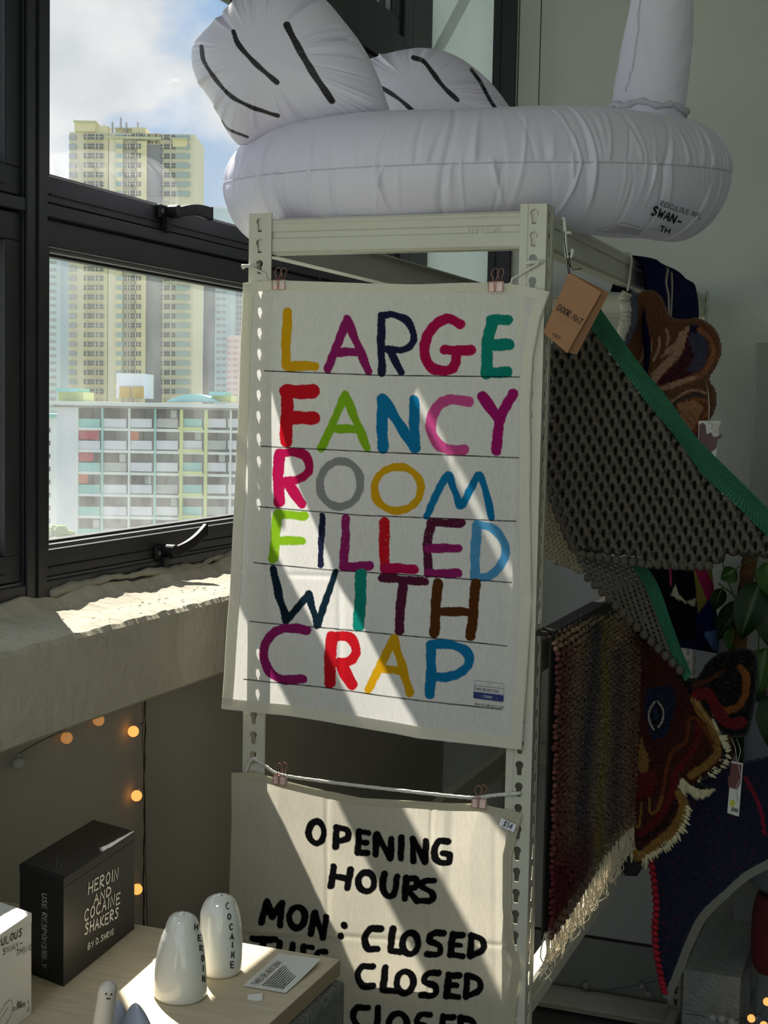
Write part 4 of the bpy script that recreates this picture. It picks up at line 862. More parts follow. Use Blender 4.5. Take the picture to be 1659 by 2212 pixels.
# writing printed low on the ring, and the outlined care panel beside it
def hit_ring(px, py):
    d = ray(px, py); d = d / np.linalg.norm(d); t = 1.6
    for _ in range(60):
        p = CAM + d * t; p = p - np.array([0, 0, TILT * (p[1] - RC[1])]); q = math.hypot(p[0] - RC[0], p[1] - RC[1]) - RT; zz = p[2] - RC[2]; s = math.hypot(q, zz / (1.22 if zz < 0 else 1)) - RR - .0045; t += s * .85
        if s < 1e-5: break
    p = CAM + d * t; a = math.atan2(p[1] - RC[1], p[0] - RC[0]); c = np.array([RC[0] + RT * math.cos(a), RC[1] + RT * math.sin(a), RC[2] + TILT * RT * math.sin(a)]); nn = (p - c) / np.linalg.norm(p - c)
    return p, nn
def ink_ring(g, strokes, w):
    for s in strokes:
        s2 = []
        for (x0, y0), (x1, y1) in zip(s[:-1], s[1:]):
            for k in range(3): s2.append((x0 + (x1 - x0) * k / 3, y0 + (y1 - y0) * k / 3))
        s2.append(s[-1]); H = [hit_ring(*q) for q in s2]; n = len(H); L = []; R = []
        for i in range(n):
            d = H[min(i + 1, n - 1)][0] - H[max(i - 1, 0)][0]; d /= np.linalg.norm(d) + 1e-9; m = np.cross(H[i][1], d) * w / 2; L.append(H[i][0] + m); R.append(H[i][0] - m)
        g.add(L + R, [(n + i, n + i + 1, i + 1, i) for i in range(n - 1)])
    return g
def px_text(text, x0, y0, x1, y1, h, wfac=.62, seed=1, jit=.05):
    L = math.hypot(x1 - x0, y1 - y0); k = sum(.8 if c == ' ' else (.35 if c in 'I1.:' else 1) + .28 for c in text); w = L / k
    st = write(text, 0, 0, h, w, w * .28, jit, seed); ux, uy = (x1 - x0) / L, (y1 - y0) / L
    return [[(x0 + a * ux + b * uy, y0 + a * uy - b * ux) for a, b in s] for s in st]
g = ink_ring(G(), px_text('RIDICULOUS INFL', 1426, 444, 1516, 474, 11, seed=3), .0013)
ink_ring(g, px_text('SWAN-', 1406, 463, 1472, 492, 19, seed=5, jit=.10), .0036); ink_ring(g, px_text('TH', 1424, 500, 1448, 507, 12, seed=2), .0028)
obj('printed_writing', g, MATS['black_print'], ring)
g = G(); ink_ring(g, [[(1290, 497), (1348, 481), (1385, 493), (1425, 497)], [(1290, 497), (1330, 508)]], .0008)
for k in range(5): ink_ring(g, [[(1330 - k * 5, 488 + k * 3), (1390 - k * 3, 499 + k * 2.2)]], .0012)
obj('care_panel', g, mat('grey_print', srgb((110, 108, 118)), .8), ring)
# ------------------------------------------------------------------ things hung along the right side of the rack
def W1(px, py, y): return on(px, py, 1, y)
obj('beam', beam(W_ - .0018, PW - .004, W_ - .0018, DP - PW + .004, 1.195, 1.25, (-1, 0, 0)), M_rack, rack)

# ---- rope doormat
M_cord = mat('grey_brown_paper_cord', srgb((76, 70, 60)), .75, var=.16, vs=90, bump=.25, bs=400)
M_green = mat('dark_green_webbing', srgb((26, 92, 66)), .8, var=.08, vs=60, bump=.1, bs=500)
def cord_field(poly, sx, sy, ang, depth, r, amp=.30, lump=.25, seg=8, shift=0):
    """zig-zag cords laid side by side so that diamond openings stay between them, clipped to a pixel outline"""
    xs = [p[0] for p in poly]; ys = [p[1] for p in poly]; cx, cy = sum(xs) / len(xs), sum(ys) / len(ys); R = max(max(xs) - min(xs), max(ys) - min(ys)) * .8
    ca, sa = math.cos(ang), math.sin(ang); g = G(); n = int(R / sy) + 2; m = int(R / sx * 2 * seg / 2)
    for j in range(-n, n + 1):
        t = np.arange(-m, m + 1) / seg * 2; u = t * sx / 2 * 1.0; w = j * sy + amp * sy * np.cos(math.pi * t + math.pi * j)
        X = cx + u * ca - w * sa; Y = cy + u * sa + w * ca; ok = in_poly(X, Y, poly); i = 0; lz = np.cos(math.pi * t * 1 + math.pi * j)
        while i < len(X):
            if not ok[i]: i += 1; continue
            k = i
            while k < len(X) and ok[k]: k += 1
            if k - i > 3:
                P = on(X[i:k], Y[i:k], 1, depth(X[i:k], Y[i:k]) + .0016 * np.sin(math.pi * t[i:k] * 1 + j * math.pi))
                g.tube(P, r * (1 + lump * np.cos(2 * math.pi * t[i:k])), 6)
            i = k
    return g
front = [(1197, 735), (1228, 705), (1275, 705), (1336, 789), (1386, 856), (1454, 937), (1521, 1031), (1588, 1089), (1659, 1160), (1705, 1198), (1640, 1195), (1600, 1192), (1560, 1200), (1540, 1218), (1500, 1222), (1430, 1224), (1390, 1210), (1320, 1192), (1270, 1184), (1245, 1196), (1222, 1150), (1205, 1110), (1186, 1060), (1172, 1010), (1168, 900), (1173, 790)]
dfront = lambda X, Y: .135 - .115 * (X - 1180) / 480 + .02 * ((Y - 950) / 300) ** 2 + .035 * np.exp(-((X - 1165) / 40) ** 2)
mt = thing('doormat', 'grey-brown open woven rope doormat with dark green edge, slung from a white hook', 'doormat', W1(1290, 1190, .1))
obj('woven_cord_face', cord_field(front, 23.5, 20, .08, dfront, .0050, .34, .42), M_cord, mt, smooth=True, kind='stuff')
obj('woven_cord_shade_fill', cord_field(front, 23.5, 20, .08, lambda X, Y: dfront(X, Y) + .020, .0098, .12, .05), mat('cord_in_shadow', srgb((60, 54, 46)), .85), mt, smooth=True, kind='stuff')  # added rear layer, coloured darker so the openings look shaded
back = [(1158, 1010), (1174, 1012), (1188, 1062), (1206, 1112), (1224, 1152), (1246, 1198), (1262, 1240), (1240, 1232), (1205, 1218), (1175, 1200), (1156, 1185)]
obj('woven_cord_fold', cord_field(back, 9, 8.5, 1.35, lambda X, Y: .22 + 0 * X, .0036, .2, .3), mat('pale_cord_side', srgb((150, 142, 118)), .75, var=.12, vs=90), mt, smooth=True, kind='stuff')
flap = [(1246, 1198), (1290, 1206), (1330, 1203), (1356, 1203), (1392, 1242), (1418, 1300), (1446, 1380), (1476, 1452), (1452, 1440), (1424, 1412), (1394, 1372), (1366, 1352), (1338, 1312), (1300, 1274), (1262, 1240)]
obj('woven_cord_flap', cord_field(flap, 15, 8.2, .42, lambda X, Y: .15 + .02 * (X - 1250) / 250, .0034, .28, .3), M_cord, mt, smooth=True, kind='stuff')
# scalloped cut edge of loose knots
g = G()
for (x0, y0), (x1, y1), nn in (((1172, 1010), (1248, 1196), 9), ((1262, 1240), (1476, 1455), 14), ((1250, 1196), (1540, 1222), 16)):
    for k in range(nn):
        t = (k + .5) / nn; x, y = x0 + (x1 - x0) * t, y0 + (y1 - y0) * t + (8 * math.sin(t * 3.14) if nn == 16 else 0); c = W1(x, y, float(dfront(np.array(x), np.array(y))) if nn != 14 else .155); g.ball(c, .0062, 8, 6, (1.1, .8, 1.25))
obj('edge_knots', g, mat('dark_cord_end', srgb((70, 64, 54)), .8), mt, smooth=True, kind='stuff')
def band(up, lo, depth, name, lab=None):
    up = smooth_line(up, 10); n = len(up); lo_ = np.array(lo, float); s = np.r_[0, np.cumsum(np.hypot(*np.diff(lo_, axis=0).T))]; t = np.linspace(0, s[-1], n); lo_ = np.stack([np.interp(t, s, lo_[:, k]) for k in (0, 1)], -1)
    A = np.array([W1(p[0], p[1], float(depth(np.array(p[0]), np.array(p[1])))) for p in up]); B_ = np.array([W1(p[0], p[1], float(depth(np.array(p[0]), np.array(p[1])))) for p in lo_])
    g = G(); off = np.array([0, .0022, 0]); w = np.linspace(0, 1, 5)[:, None, None]; P = A[None] * (1 - w) + B_[None] * w; g.grid(P); g.grid(P + off); 
    for e in (0, -1): g.grid(np.stack([P[e], P[e] + off]))
    b = obj(name, g, M_green, mt); g = G(); L = np.r_[0, np.cumsum(np.linalg.norm(np.diff(A, axis=0), axis=1))]
    for q in np.arange(0, L[-1] - .012, .0044):
        for side in (0, 1):
            a0 = np.array([np.interp(q + (.008 if side else 0), L, (A * .5 + B_ * .5)[:, k]) for k in range(3)]) if side == 0 else np.array([np.interp(q, L, (A * .5 + B_ * .5)[:, k]) for k in range(3)])
            e = A if side == 0 else B_; f = .93; a1 = np.array([np.interp(q + .010, L, (e * f + (A + B_) / 2 * (1 - f))[:, k]) for k in range(3)]); g.tube([a0 - [0, .0004, 0], (a0 + a1) / 2 - [0, .0012, 0], a1 - [0, .0004, 0]], .0011, 5)
    obj('webbing_rib', g, M_green, b, smooth=True, kind='stuff')
band([(1292, 660), (1386, 792), (1437, 853), (1504, 944), (1605, 1045), (1659, 1099), (1710, 1145)], [(1270, 700), (1336, 789), (1386, 856), (1454, 937), (1521, 1031), (1588, 1089), (1659, 1160), (1710, 1204)], lambda X, Y: dfront(X, Y) - .006, 'green_edge_band')
band([(1362, 1203), (1398, 1228), (1424, 1270), (1452, 1350), (1478, 1420), (1494, 1458)], [(1346, 1204), (1382, 1246), (1408, 1300), (1434, 1372), (1462, 1440), (1480, 1472)], lambda X, Y: .15 + .02 * (X - 1250) / 250 - .005, 'green_edge_band')

# ---- hooks and the brown swing tag
M_plastic = mat('white_plastic', srgb((214, 214, 206)), .4)
def hook(px, py0, py1, y, lab, cx=14):
    P = [W1(px - 5, py0 - 2, y + .02), W1(px - 4, py0 - 6, y + .006), W1(px, py0, y), W1(px + 2, (py0 + py1) / 2, y), W1(px + 4, py1 - 8, y), W1(px + 7, py1, y), W1(px + cx - 3, py1 - 3, y), W1(px + cx, py1 - 18, y)]
    single('rail_hook', G().tube(smooth_line([tuple(p) for p in P], 5), .0028, 8).obox(W1(px + 8, (py0 + py1) / 2 - 14, y), (.005, 0, 0), (0, .002, 0), (0, 0, .0018)), M_plastic, lab, 'hook', smooth=True)
hook(1219, 478, 556, .035, 'white plastic hook on the front end of the side beam, holding the doormat string', 18)
P = [W1(1348, 548, .60), W1(1360, 545, .60), W1(1364, 560, .59), W1(1360, 600, .58), W1(1356, 628, .57)]
single('rail_hook', G().tube(smooth_line([tuple(p) for p in P], 6), .0022, 8), M_plastic, 'thin white hook over the side beam above the brown pansy rug', 'hook', smooth=True)
tg = thing('swing_tag', 'brown folded card swing tag reading DOOR MAT on a black string', 'tag', W1(1230, 680, .02))
M_kraft = mat('kraft_card', srgb((158, 116, 84)), .85, var=.05, vs=60)
yt = -.012
def card(pts, y, th=.0007): return G().prism([W1(p[0], p[1], y + (p[2] if len(p) > 2 else 0)) for p in pts], (0, th, 0))
obj('front_leaf', card([(1230, 588), (1299, 631), (1225, 763), (1173, 718)], yt), M_kraft, tg)
obj('rear_leaf', card([(1234, 590), (1316, 632), (1246, 766), (1222, 760)], yt + .004), mat('kraft_card_inside', srgb((128, 90, 62)), .85), tg)
a = W1(1203, 669, yt - .0006); b = W1(1254, 702, yt - .0006); u = (b - a) / np.linalg.norm(b - a); v = np.array([-u[2], 0, u[0]])
L_ = np.linalg.norm(b - a); obj('tag_lettering', ink_on(G(), write('DOOR MAT', 0, 0, .0088, L_ / 9.6, L_ / 34, 0), a, u, v, .0011), mat('tag_black', (.012, .011, .010), .8), tg)
a = W1(1193, 724, yt - .0006); obj('tag_lettering', ink_on(G(), write('HAY', 0, 0, .0048, .0038, .0008, 0), a, u, v, .0007), MATS['tag_black'], tg)
g = G(); g.tube([W1(1219, 500, .0), W1(1219, 520, yt), W1(1224, 556, yt), W1(1230, 573, yt), W1(1231, 594, yt - .001)], .0007, 6); g.tube([W1(1229, 545, yt), W1(1232, 575, yt), W1(1238, 583, yt), W1(1257, 580, yt)], .0007, 6); g.tube([W1(1232, 545, .01), W1(1226, 570, yt), W1(1228, 592, yt + .002)], .0007, 6)
g.ball(W1(1231, 574, yt), .0018, 8, 6); obj('black_string', g, mat('black_thread', (.01, .01, .01), .8), tg, smooth=True)
obj('eyelet', G().tube([W1(1231, 594, yt - .0014), W1(1231, 594, yt + .001)], .0013, 10), M_clip, tg)

# ---- tufted rugs cut to an outline
def edge_dist(X, Y, P): return seg_dist(X, Y, list(P) + [P[0]])
def tufted(name, label, outline, depth, thick, base, shapes, step=2.6, pile=.0022, seed=1, cat='rug', rim=9, back=(60, 55, 50), rag=1.0, mrow=0):
    O = smooth_line(outline, 5, True)[:-1]; xs = np.array([p[0] for p in O]); ys = np.array([p[1] for p in O])
    X, Y = np.meshgrid(np.arange(xs.min() - step, xs.max() + 2 * step, step), np.arange(ys.min() - step, ys.max() + 2 * step, step)); inside = in_poly(X, Y, O); d = edge_dist(X, Y, O) * inside
    rg = np.random.default_rng(seed); hgt = thick * np.sqrt(np.clip(1 - (1 - np.clip(d / rim, 0, 1)) ** 2, 0, 1)) + rg.normal(0, pile * .5, X.shape) * inside
    if mrow: hgt = hgt + mrow * np.sin(Y * .55 + X * .1) * inside
    dep = depth(X, Y); F = on(X, Y, 1, dep - hgt); Bk = on(X, Y, 1, dep + .002)
    C = paint(X, Y, np.array(base), shapes, rag=rag) * (1 + rg.normal(0, .10, X.shape)[..., None])
    ny, nx = X.shape; q = inside[:-1, :-1] | inside[1:, :-1] | inside[:-1, 1:] | inside[1:, 1:]; q &= (inside[:-1, :-1].astype(int) + inside[1:, :-1] + inside[:-1, 1:] + inside[1:, 1:]) >= 2
    i, j = np.nonzero(q); idx = lambda a, b: a * nx + b; fr = np.stack([idx(i, j), idx(i + 1, j), idx(i + 1, j + 1), idx(i, j + 1)], -1); used = np.unique(fr); mp_ = -np.ones(ny * nx, int); mp_[used] = np.arange(len(used)); k = len(used)
    f1 = mp_[fr]; f2 = f1[:, ::-1] + k; from collections import Counter
    E = {}
    for f in f1.tolist():
        for a, b in zip(f, f[1:] + f[:1]):
            E[(a, b)] = 1
    side = [(b, a, a + k, b + k) for (a, b) in E if (b, a) not in E]
    g = G(); g.v = [tuple(p) for p in F.reshape(-1, 3)[used]] + [tuple(p) for p in Bk.reshape(-1, 3)[used]]; g.f = f1.tolist() + f2.tolist() + side
    cc = np.vstack([np.clip(C.reshape(-1, 3)[used], 0, 1), np.tile(srgb(back), (k, 1))]); cc[:k] = np.clip(cc[:k], 0, 1)
    loc = on(xs.mean(), ys.max(), 1, float(depth(np.array(xs.mean()), np.array(ys.max()))))
    t = thing(name, label, cat, loc); obj('tufted_pile', g, M_wool, t, smooth=False, cols=cc); return t
M_wool = mat('tufted_wool', attr=True, rough=.95, var=.12, vs=500, bump=.2, bs=600, spec=.05, sheen=.15)
def PL(pts, c): return ('p', pts, srgb(c))
def ST(pts, w, c, sm=True): return ('s', smooth_line(pts, 5) if sm else pts, w, srgb(c))
brown = [(1373, 642), (1390, 629), (1408, 627), (1428, 640), (1440, 668), (1452, 686), (1478, 691), (1508, 688), (1536, 702), (1552, 726), (1557, 762), (1546, 792), (1532, 818), (1544, 842), (1547, 872), (1536, 902), (1516, 925), (1505, 948), (1480, 960), (1440, 940), (1400, 870), (1362, 790), (1345, 745), (1366, 690)]
dr_ = lambda X, Y: .58 + .09 * (X - 1370) / 200
cB, cT, cM, cG = (106, 66, 38), (176, 140, 112), (70, 24, 34), (66, 66, 84)
pansy = tufted('tufted_rug', 'brown and orange tufted rug shaped like a pansy, hung behind the rope doormat', brown, dr_, .012, srgb(cB), [
    PL([(1400, 840), (1440, 790), (1482, 740), (1530, 720), (1548, 760), (1535, 800), (1500, 850), (1450, 870), (1430, 960), (1380, 900)], (110, 72, 44)),
    PL([(1468, 718), (1490, 702), (1498, 706), (1484, 735), (1462, 758), (1425, 775), (1440, 752), (1460, 738)], cT), PL([(1480, 738), (1478, 760), (1440, 800), (1410, 835), (1405, 810), (1440, 775)], cT),
    PL([(1488, 712), (1512, 712), (1530, 738), (1530, 770), (1512, 800), (1470, 820), (1420, 832), (1424, 818), (1465, 780), (1478, 752)], cM), PL([(1496, 708), (1520, 722), (1531, 752), (1524, 785), (1505, 806), (1482, 800), (1500, 770), (1486, 735)], cG), PL([(1490, 702), (1510, 702), (1506, 722), (1488, 716)], (20, 20, 48)),
    ST([(1510, 712), (1534, 732), (1540, 765), (1524, 800), (1490, 822), (1440, 838)], 9, (150, 96, 66)), ST([(1427, 840), (1470, 826), (1500, 815)], 10, cT), ST([(1440, 712), (1444, 730), (1440, 745)], 6, cT), ST([(1424, 730), (1424, 750), (1412, 778)], 6, cT), ST([(1407, 740), (1406, 758), (1396, 782)], 5, cT), ST([(1391, 752), (1388, 770), (1380, 786)], 5, cT),
    ST([(1450, 880), (1470, 862), (1500, 852), (1516, 857)], 9, (74, 58, 48)), ST([(1446, 872), (1480, 848), (1505, 843), (1525, 850)], 5, cT), PL([(1462, 872), (1500, 862), (1520, 880), (1500, 925), (1480, 940), (1465, 900)], (168, 120, 84)), PL([(1458, 900), (1470, 885), (1466, 905)], (16, 14, 14)), PL([(1425, 852), (1440, 850), (1438, 866), (1426, 862)], (16, 14, 14)), ST([(1500, 862), (1530, 870), (1520, 905), (1495, 935)], 7, (150, 84, 44))], seed=2)
# its turned-back woolly edge
g = G(); Pz = smooth_line([tuple(W1(1356, 632, .55)), tuple(W1(1350, 645, .55)), tuple(W1(1353, 672, .55)), tuple(W1(1350, 700, .555)), tuple(W1(1340, 730, .56)), tuple(W1(1330, 752, .565))], 12)
rg = np.random.default_rng(4); g.tube(Pz, .0105 * (1 + .12 * rg.normal(0, 1, len(Pz))), 14); obj('turned_back_edge', g, mat('cream_wool', srgb((214, 210, 196)), .95, var=.08, vs=300, bump=.6, bs=200), pansy, smooth=False)
g = G(); Pz = np.array(Pz) + np.array([.013, .006, 0]); g.tube(Pz, .0085, 12); obj('dark_selvedge', g, mat('slate_wool', srgb((74, 78, 92)), .95, bump=.4, bs=200), pansy)
M_paper = mat('white_paper', srgb((230, 228, 220)), .8)
def paper_tag(label, pts, y, string, extra):
    c = W1(sum(p[0] for p in pts) / 4, max(p[1] for p in pts), y); t = thing('swing_tag', label, 'tag', c); obj('card', card(pts, y, .0006), M_paper, t)
    for nm, pp, col, dy in extra:
        if nm == 'writing': obj(nm, pp(y - .0012), M_ink, t)
        else: obj(nm, card(pp, y - dy, .0005), mat(nm + '_ink', srgb(col), .8), t)
    g = G()
    for s in string: g.tube([W1(*p) for p in s], .0008, 6)
    obj('string', g, mat('tag_string', srgb((206, 202, 196)), .8), t, smooth=True); return t
yy = .54
hand = [(1510, 918), (1517, 913), (1524, 918), (1526, 938), (1536, 934), (1541, 944), (1552, 942), (1558, 936), (1560, 943), (1550, 951), (1547, 968), (1534, 979), (1516, 976), (1509, 958)]
paper_tag('white swing tag with a mauve hand shape hanging beside the pansy rug', [(1509, 909), (1554, 909), (1545, 1004), (1507, 992)], yy, [[(1524, 822, .64), (1530, 850, .56), (1532, 880, yy), (1531, 914, yy - .001)], [(1531, 912, yy - .001), (1540, 918, yy - .002), (1536, 926, yy - .001)]], [('hand_print', hand, (120, 92, 96), .001), ('elephant_print', [(1534, 912), (1552, 914), (1558, 908), (1556, 918), (1548, 926), (1546, 940), (1540, 936), (1538, 924)], (216, 206, 192), .0018)])
def wr148(y):
    a = W1(1579, 1752, y); b = W1(1594, 1757, y); u = (b - a) / np.linalg.norm(b - a); v = np.array([-u[2], 0, u[0]]); return ink_on(G(), write('$148', 0, .001, .007, .0028, .0009, .02), a, u, v, .001)

# ---- navy throw folded over the side beam
M_throw = mat('printed_throw', attr=True, rough=.95, var=.1, vs=200, bump=.15, bs=500, spec=.05)
x_ = .512
Pt = coons([(1386, 566, .50), (1420, 572, .505), (1465, 596, .505), (1503, 618, .50)], [(1503, 618, .50), (1512, 700, .52), (1522, 900, .53), (1530, 1200, .53), (1552, 1412, .53)], [(1400, 1395, .55), (1480, 1400, .55), (1552, 1412, .53)], [(1386, 566, .50), (1386, 700, .52), (1384, 1000, .54), (1400, 1395, .55)], 110, 220, axis=0)
Xt, Yt = to_px(Pt); Pt[..., 0] += .004 * wob(Yt / 60 + Xt / 25, 3, 3)
top = Pt[:1].copy(); arc = []
for a_ in np.linspace(0, math.pi, 9)[:-1]:
    q = Pt[:1].copy(); q[..., 0] = Pt[:1][..., 0] - .016 * (1 - math.cos(math.pi - a_)) ; q[..., 2] = Pt[:1][..., 2] + .012 * math.sin(a_); arc.append(q)
arc = np.concatenate(arc[::1]); arc[:, :, 0] = Pt[0, :, 0][None] - .017 * (1 + np.cos(np.linspace(0, math.pi, 8)))[:, None]; arc[:, :, 2] = Pt[0, :, 2][None] + .013 * np.sin(np.linspace(0, math.pi, 8))[:, None]; arc[:, :, 1] = Pt[0, :, 1][None]
down_ = arc[:1].copy() - np.array([0, 0, 1]) * np.linspace(.055, .01, 12)[:, None, None]
PP = np.concatenate([down_, arc, Pt])
PP[:20, :, 0] = np.minimum(PP[:20, :, 0], PP[20:21, :, 0]) - np.clip(np.linspace(.022, 0, 20), 0, 1)[:, None] * 1.0; Xt, Yt = to_px(PP)
Cth = paint(Xt, Yt, np.array(srgb((14, 15, 58))), [ST([(1440, 580), (1436, 610), (1441, 640), (1442, 690)], 4, (190, 184, 170)), ST([(1448, 590), (1449, 625), (1446, 690)], 3, (190, 184, 170)), PL([(1405, 1150), (1500, 1150), (1500, 1380), (1400, 1380)], (8, 8, 14)), PL([(1492, 1205), (1540, 1215), (1542, 1270), (1505, 1330), (1500, 1270)], (158, 138, 66)), PL([(1494, 1220), (1510, 1205), (1545, 1275), (1530, 1310)], (180, 44, 96)), PL([(1534, 1210), (1560, 1205), (1560, 1420), (1535, 1400), (1518, 1370), (1545, 1330)], (112, 140, 214)), PL([(1500, 1330), (1545, 1275), (1548, 1360), (1520, 1365)], (22, 26, 84)), PL([(1446, 1285), (1456, 1262), (1464, 1285), (1480, 1300), (1500, 1292), (1498, 1310), (1460, 1295)], (206, 200, 180)), ST([(1444, 1218), (1446, 1262)], 4, (200, 60, 110))], rag=.5)
g = G().grid(PP); g.grid(PP + np.array([.003, 0, 0]))
th_ = thing('throw', 'navy patterned throw folded over the far end of the side beam', 'throw', PP[-1, 50]); obj('folded_cloth', g, M_throw, th_, smooth=True, cols=np.vstack([Cth.reshape(-1, 3)] * 2))

# ---- shaggy striped rug with cream fringe hung on the side of the rack
M_knit = mat('shaggy_knit', attr=True, rough=.95, var=.15, vs=260, bump=.3, bs=300, spec=.05)
kr = thing('striped_rug', 'maroon brown and slate ribbed rug with cream fringe hanging against the rack side', 'rug', (.50, .35, .76))
y0_, y1_ = .002, .668; zb, ztp = .800, 1.268; NR = 52; g = G(); cols_ = []; rg = np.random.default_rng(6)
def kcol(Pq, rr):
    yv = (Pq[:, 1] - y0_) / (y1_ - y0_); zv = (Pq[:, 2] - zb) / (ztp - zb)
    c = np.tile(np.array(srgb((136, 114, 94))), (len(Pq), 1)); red = np.array(srgb((92, 40, 44))); sl = np.array(srgb((52, 60, 74))); ol = np.array(srgb((124, 112, 62))); tn = np.array(srgb((168, 146, 120)))
    def mixc(c, k, w): w = np.clip(w, 0, 1)[:, None]; return c * (1 - w) + k * w
    c = mixc(c, sl, .8 * np.exp(-((yv - .34 + .06 * np.sin(zv * 5)) / .14) ** 2)); c = mixc(c, red, .8 * np.exp(-(yv / .16) ** 2) + .7 * np.exp(-((zv - .12) / .12) ** 2 - ((yv - .2) / .3) ** 2)); c = mixc(c, sl, .6 * np.exp(-((yv - .74) / .12) ** 2) * (zv < .8)); c = mixc(c, red, .5 * np.exp(-((yv - .95) / .08) ** 2)); c = mixc(c, ol, .9 * np.exp(-((yv - .55 + .03 * np.sin(zv * 9)) / .045) ** 2)); c = mixc(c, tn, .5 * (zv > .95) + .35 * (zv < .05))
    return c * (1 + rg.normal(0, .16, len(Pq)))[:, None]
for r in range(NR):
    z = zb + (ztp - zb) * (r + .5) / NR; t = np.arange(0, 150); y = y0_ + (y1_ - y0_) * t / 149.; ph = rg.uniform(0, 6, 3)
    zz = z + .0016 * np.sin(t * .9 + ph[0]) + .0008 * np.sin(t * .37 + ph[1]) + .006 * np.sin(y * 9 + z * 6) * 0; xx = .505 + .010 + .0016 * np.sin(t * 1.1 + ph[2]) + .006 * np.sin(y * 8 + 1) + (0 if r < NR - 3 else -.004 * (r - NR + 4))
    Pq = np.stack([xx, y, zz + .010 * (1 - (y - y0_) / .65) * 0], -1); rad_ = .0035 * (1 + .5 * np.sin(t * 1.9 + ph[1]) * rg.uniform(.5, 1.2, 150))
    g.tube(Pq, rad_, 6); cols_.append(np.repeat(kcol(Pq, r), 6, axis=0))
o_ = obj('ribbed_pile', g, M_knit, kr, smooth=True, cols=np.clip(np.vstack(cols_), 0, 1), kind='stuff')
obj('backing', G().box((.5065, y0_, zb), (.5095, y1_, ztp)).box((.486, y0_, ztp - .006), (.512, y1_, ztp + .001)), mat('rug_backing', srgb((34, 28, 26)), .95), kr)
g = G()
for k in range(34):
    yk = y0_ + .01 + (y1_ - y0_ - .02) * k / 33
    for s in range(6):
        a = yk + rg.normal(0, .004); L0 = rg.uniform(.045, .072); P = [(.512 + rg.normal(0, .002), a, zb + .008), (.514 + rg.normal(0, .003), a + rg.normal(0, .003), zb - L0 * .4), (.512 + rg.normal(0, .005), a + rg.normal(0, .006), zb - L0 * .75), (.508 + rg.normal(0, .006), a + rg.normal(0, .009), zb - L0)]
        g.tube(smooth_line(P, 3), .0010, 5)
obj('fringe', g, mat('cream_fringe', srgb((226, 214, 188)), .9, var=.08, vs=100, trans=.15), kr, smooth=True, kind='stuff')

